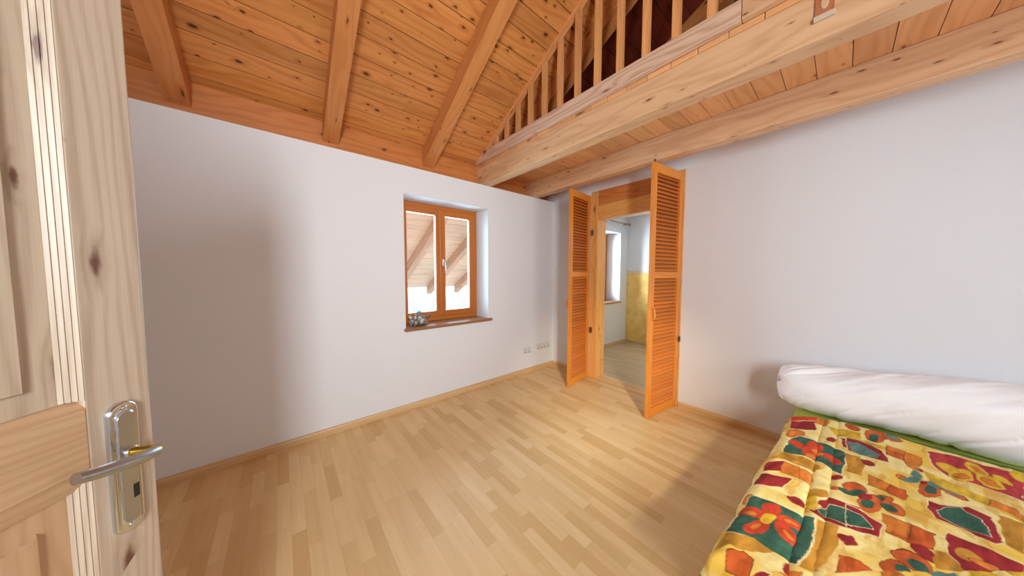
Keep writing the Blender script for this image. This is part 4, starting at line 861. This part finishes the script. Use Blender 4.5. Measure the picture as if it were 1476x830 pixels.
uu = np.linspace(0, 1, nu); vv = np.linspace(0, 1, nv)
U, V = np.meshgrid(uu, vv, indexing='ij')
# unrolled sheet coordinates: a from the foot hem, b from the left hem
LB = 1.28; bb = V*(LB + 2*hang_l) - hang_l
Yflat = .2 - bb
XH = xh(Yflat); XF = 1.108 + .012*np.sin(Yflat*9); LA = XH - XF
aa = U*(LA + hang_f) - hang_f
Xs = XF + aa
ye = yl(np.clip(Xs, 1.06, 2.8)); Ys = ye - bb
ripple = (fbm(Xs*9, Ys*9, 31, 3)-.5)
seam = np.zeros_like(Xs)
for s0, sa in SEAMS:
    yy = s0 + (fbm(Xs*3, Xs*0+s0*7, 5, 2)-.5)*.03 + (Xs-1.7)*(-.03); seam += sa*np.exp(-((Ys-yy)/.011)**2)
for s0 in (1.30, 1.62, 1.95, 2.28, 2.6):
    seam += .35*np.exp(-((Xs-s0-.02*np.sin(Ys*8))/.012)**2)
Zt = .484 + ripple*.016 - .008*np.clip(seam, 0, 1) + (fbm(Xs*34, Ys*22, 77, 2)-.5)*.005
def roll(d, R):     # distance past/inside an edge -> (outward offset, drop)
    d = np.asarray(d, float); t_ = np.clip((R - d)/(R*PI/2), 0, 1)*(PI/2)
    off = np.where(d > R, 0, R*np.sin(t_)); drop = np.where(d > R, 0, R*(1-np.cos(t_)))
    over = np.clip(R - d - R*PI/2, 0, None)
    return off, drop + over
R_ = .030
ol, dl = roll(bb, R_); orr, dr = roll(LB - bb, R_); of_, df = roll(aa, R_); oh, dh = roll(LA - aa, .010)
Xq = np.where(aa < R_, XF + R_ - of_, Xs); Xq = np.where(LA-aa < .010, XH - .010 + oh, Xq)
Yq = np.where(bb < R_, ye - R_ + ol, Ys); Yq = np.where(LB-bb < R_, ye - LB + R_ - orr, Yq)
hg = np.clip((2.25-Xs)/.25, 0, 1); hg = hg*hg*(3-2*hg)
dl = dl*hg + np.minimum(dl, .012)*(1-hg)
Yq = Yq + (.014 + .02*np.abs(np.sin(Xs*11)))*np.clip(dl/.1, 0, 1); Xq = Xq - .018*np.abs(np.sin(Ys*9))*np.clip(df/.13, 0, 1)
Zq = Zt - np.maximum.reduce([dl, dr, df, dh*1.2])
C_ = sum(quilt_print(Xs + ox, Ys + oy) for ox, oy in ((-.0009,-.0003), (.0003,-.0009), (.0009,.0003), (-.0003,.0009)))/4
hem = (bb < -hang_l+.014) | (aa < -hang_f+.014) | (LA-aa < .004)
C_[hem] = srgb2lin((128,36,30))
w = Nd('printed_quilt_cotton'); at = w.n('ShaderNodeVertexColor', layer_name='print').outputs['Color']
tc_ = w.n('ShaderNodeTexCoord').outputs['Object']
w.set(Base_Color=w.mix(w.ma('MULTIPLY', w.noise(tc_, 160.0, 3.0), .25), at, (0.25,.12,.04,1), 'MULTIPLY'), Roughness=0.8); w.b.inputs['Specular IOR Level'].default_value = 0.2
w.bump(w.noise(tc_, 260.0, 3.0), .12, .002)
q = grid_object('quilt', Xq, Yq, Zq, w.m, color=C_)
so = q.modifiers.new('Solidify', 'SOLIDIFY'); so.thickness = .012; so.offset = -1
tag(q, 'quilt with red flowers and green leaf patches on yellow, spread over the bed', 'quilt')
# green fold of the sheet between quilt and pillow
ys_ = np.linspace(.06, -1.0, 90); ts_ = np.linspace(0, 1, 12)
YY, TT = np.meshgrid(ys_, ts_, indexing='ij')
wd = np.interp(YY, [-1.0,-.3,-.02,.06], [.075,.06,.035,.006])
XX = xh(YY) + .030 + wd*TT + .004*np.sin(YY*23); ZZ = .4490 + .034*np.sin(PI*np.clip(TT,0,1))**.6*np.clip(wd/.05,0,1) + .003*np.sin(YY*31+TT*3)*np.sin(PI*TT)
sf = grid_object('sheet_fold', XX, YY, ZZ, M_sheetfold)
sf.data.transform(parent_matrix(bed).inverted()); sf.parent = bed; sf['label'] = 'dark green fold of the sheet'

# pillow: long plump white cotton
nY, nA = 150, 110
tt = np.linspace(-1, 1, nY); an = np.linspace(0, 2*PI, nA, endpoint=False)
Tt, An = np.meshgrid(tt, an, indexing='ij')
ends = np.clip(1-np.abs(Tt)**14, 0, 1)**.5
e_ = 2/2.4; sgn = lambda v: np.sign(v)*np.abs(v)**e_
hx, hz = .225, .160
yc_, hy = -.40, .68
px_ = sgn(np.cos(An))*hx*ends; pz_ = sgn(np.sin(An))*hz*(.34+.66*ends)*np.where(np.abs(Tt) > .999, 0, 1)
Yp = yc_ - hy*Tt                     # Tt=-1 is the left end in the picture
# a slight lean on the wall, sag in the middle, seam flange at the ends
pz_ = pz_*(1 + .30*np.clip((.02-Yp)/.75, 0, 1))
Xp = 3.008 + px_ + .02*np.sin(Tt*2.2); Zp = .612 + pz_ + .034*np.clip(Tt+.45, -.35, 1.)
dg = Yp*.55 + (Zp + Xp*.6)*.85
wr = (fbm(Yp*3.5, Zp*5 + Xp*4, 51, 2)-.5)*.030 + (fbm(dg*16, Yp*2.2, 58, 2)-.5)*.024 + (fbm(dg*38, Yp*7, 68, 2)-.5)*.010
wr -= .014*np.exp(-((fbm(dg*9, Yp*1.6, 61, 2)-.5)/.022)**2)
wr -= .008*np.exp(-((fbm(dg*17, Yp*3+4, 63, 2)-.5)/.03)**2)*np.clip((.78-Zp)/.2, 0, 1)
rad = np.stack([np.cos(An), np.sin(An)], -1)
Xp += wr*rad[..., 0]*ends; Zp += wr*rad[..., 1]*ends
endfold = np.clip((np.abs(Tt)-.90)/.1, 0, 1)
Zp += endfold*.012*np.sin(An*5); Xp += endfold*.010*np.sin(An*7+1); Yp = Yp - np.sign(Tt)*endfold*.010*np.sin(An*6)
Zp = np.maximum(Zp, np.where(Yp < .19, .4505, .4505 - np.clip((Yp-.19)/.06, 0, 1)*.09)); Xp = np.minimum(Xp, XR-.006)
p_ = grid_object('pillow', Xp, Yp, Zp, M_pillow, wrap=True)
sd = p_.modifiers.new('Smooth', 'SUBSURF'); sd.levels = 1; sd.render_levels = 1
tag(p_, 'long plump white pillow leaning on the wall at the head of the bed', 'pillow')

# ------------------------------------------------------------------ light
wd_ = bpy.data.worlds.new('sky'); sc.world = wd_; wd_.use_nodes = True
bg = wd_.node_tree.nodes['Background']; bg.inputs[0].default_value = (0.70, 0.88, 1.0, 1); bg.inputs[1].default_value = WORLD
def area(name, loc, rot, sx, sy, e, col, portal=False):
    l = bpy.data.lights.new(name, 'AREA'); l.shape = 'RECTANGLE'; l.size = sx; l.size_y = sy; l.energy = e; l.color = col
    if portal: l.cycles.is_portal = True
    o = bpy.data.objects.new(name, l); COL.objects.link(o); o.location = loc; o.rotation_euler = rot; return o
# an area lamp faces its local -z; (90deg,0,0) -> faces +y ; (-90deg,0,0) -> faces -y
w0, w1 = wins
area('daylight_west_window', ((w0[0]+w0[1])/2, YS-.12, (w0[2]+w0[3])/2), (PI/2, 0, math.radians(-30)), .58, 1.3, E_W, (.86, .94, 1.0)).data.spread = math.radians(125)
area('added_bed_fill', ((w1[0]+w1[1])/2, YS-.12, (w1[2]+w1[3])/2), (PI/2, 0, 0), 1.05, 1.2, E_B, (.80, .91, 1.0))  # added fill lamp for bed and right wall, unseen
area('sky_portal_window', ((WX0+WX1)/2, 3.235, 1.55), (-PI/2, 0, 0), 1.03, 1.38, 1, (1,1,1), True)
area('sky_portal_adjoining', (4.785, 3.235, 1.55), (-PI/2, 0, 0), .96, 1.36, 1, (1,1,1), True)
area('daylight_window', ((WX0+WX1)/2, 3.255, 1.55), (-PI/2, 0, 0), .95, 1.3, E_1, (.45, .76, 1.0))
area('daylight_adjoining_window', (4.785, 3.30, 1.55), (-PI/2, 0, 0), .9, 1.3, E_A, (.60, .82, 1.0))

sp = bpy.data.lights.new('added_floor_spot', 'SPOT'); sp.energy = E_S; sp.color = (1.0, .90, .64); sp.spot_size = math.radians(27); sp.spot_blend = 1.0; sp.shadow_soft_size = .10  # added unseen spot without a fixture, brightens the floor by the doorway
so_ = bpy.data.objects.new('added_floor_spot', sp); COL.objects.link(so_); so_.location = (-.70, -1.85, 2.6)
so_.rotation_euler = (Vector((3.0, 1.80, 0.0)) - so_.location).to_track_quat('-Z', 'Y').to_euler()

# ------------------------------------------------------------------ camera
F_PX, YAW, PIT, ROLL = 397.74, math.radians(49.99), math.radians(3.2228), math.radians(.11)
fw = Vector((math.cos(YAW)*math.cos(PIT), math.sin(YAW)*math.cos(PIT), -math.sin(PIT)))
rt = Vector((math.sin(YAW), -math.cos(YAW), 0)); up = rt.cross(fw)
rt, up = rt*math.cos(ROLL) + up*math.sin(ROLL), up*math.cos(ROLL) - rt*math.sin(ROLL)
cam = bpy.data.cameras.new('camera'); co = bpy.data.objects.new('camera', cam); COL.objects.link(co)
cam.sensor_fit = 'HORIZONTAL'; cam.sensor_width = 36; cam.lens = 36*F_PX/1476; cam.clip_start = .01; cam.clip_end = 100
co.matrix_world = Matrix(((rt.x, up.x, -fw.x, 0), (rt.y, up.y, -fw.y, 0), (rt.z, up.z, -fw.z, 1.45), (0,0,0,1)))
sc.camera = co
sc.view_settings.view_transform = 'Standard'; sc.view_settings.look = 'None'
sc.view_settings.exposure = EXPO; sc.view_settings.gamma = 1.0; sc.view_settings.use_curve_mapping = False
sc.cycles.use_denoising = True; sc.cycles.max_bounces = 12; sc.cycles.diffuse_bounces = 8; sc.cycles.transparent_max_bounces = 16
sc.cycles.sample_clamp_indirect = 6.0
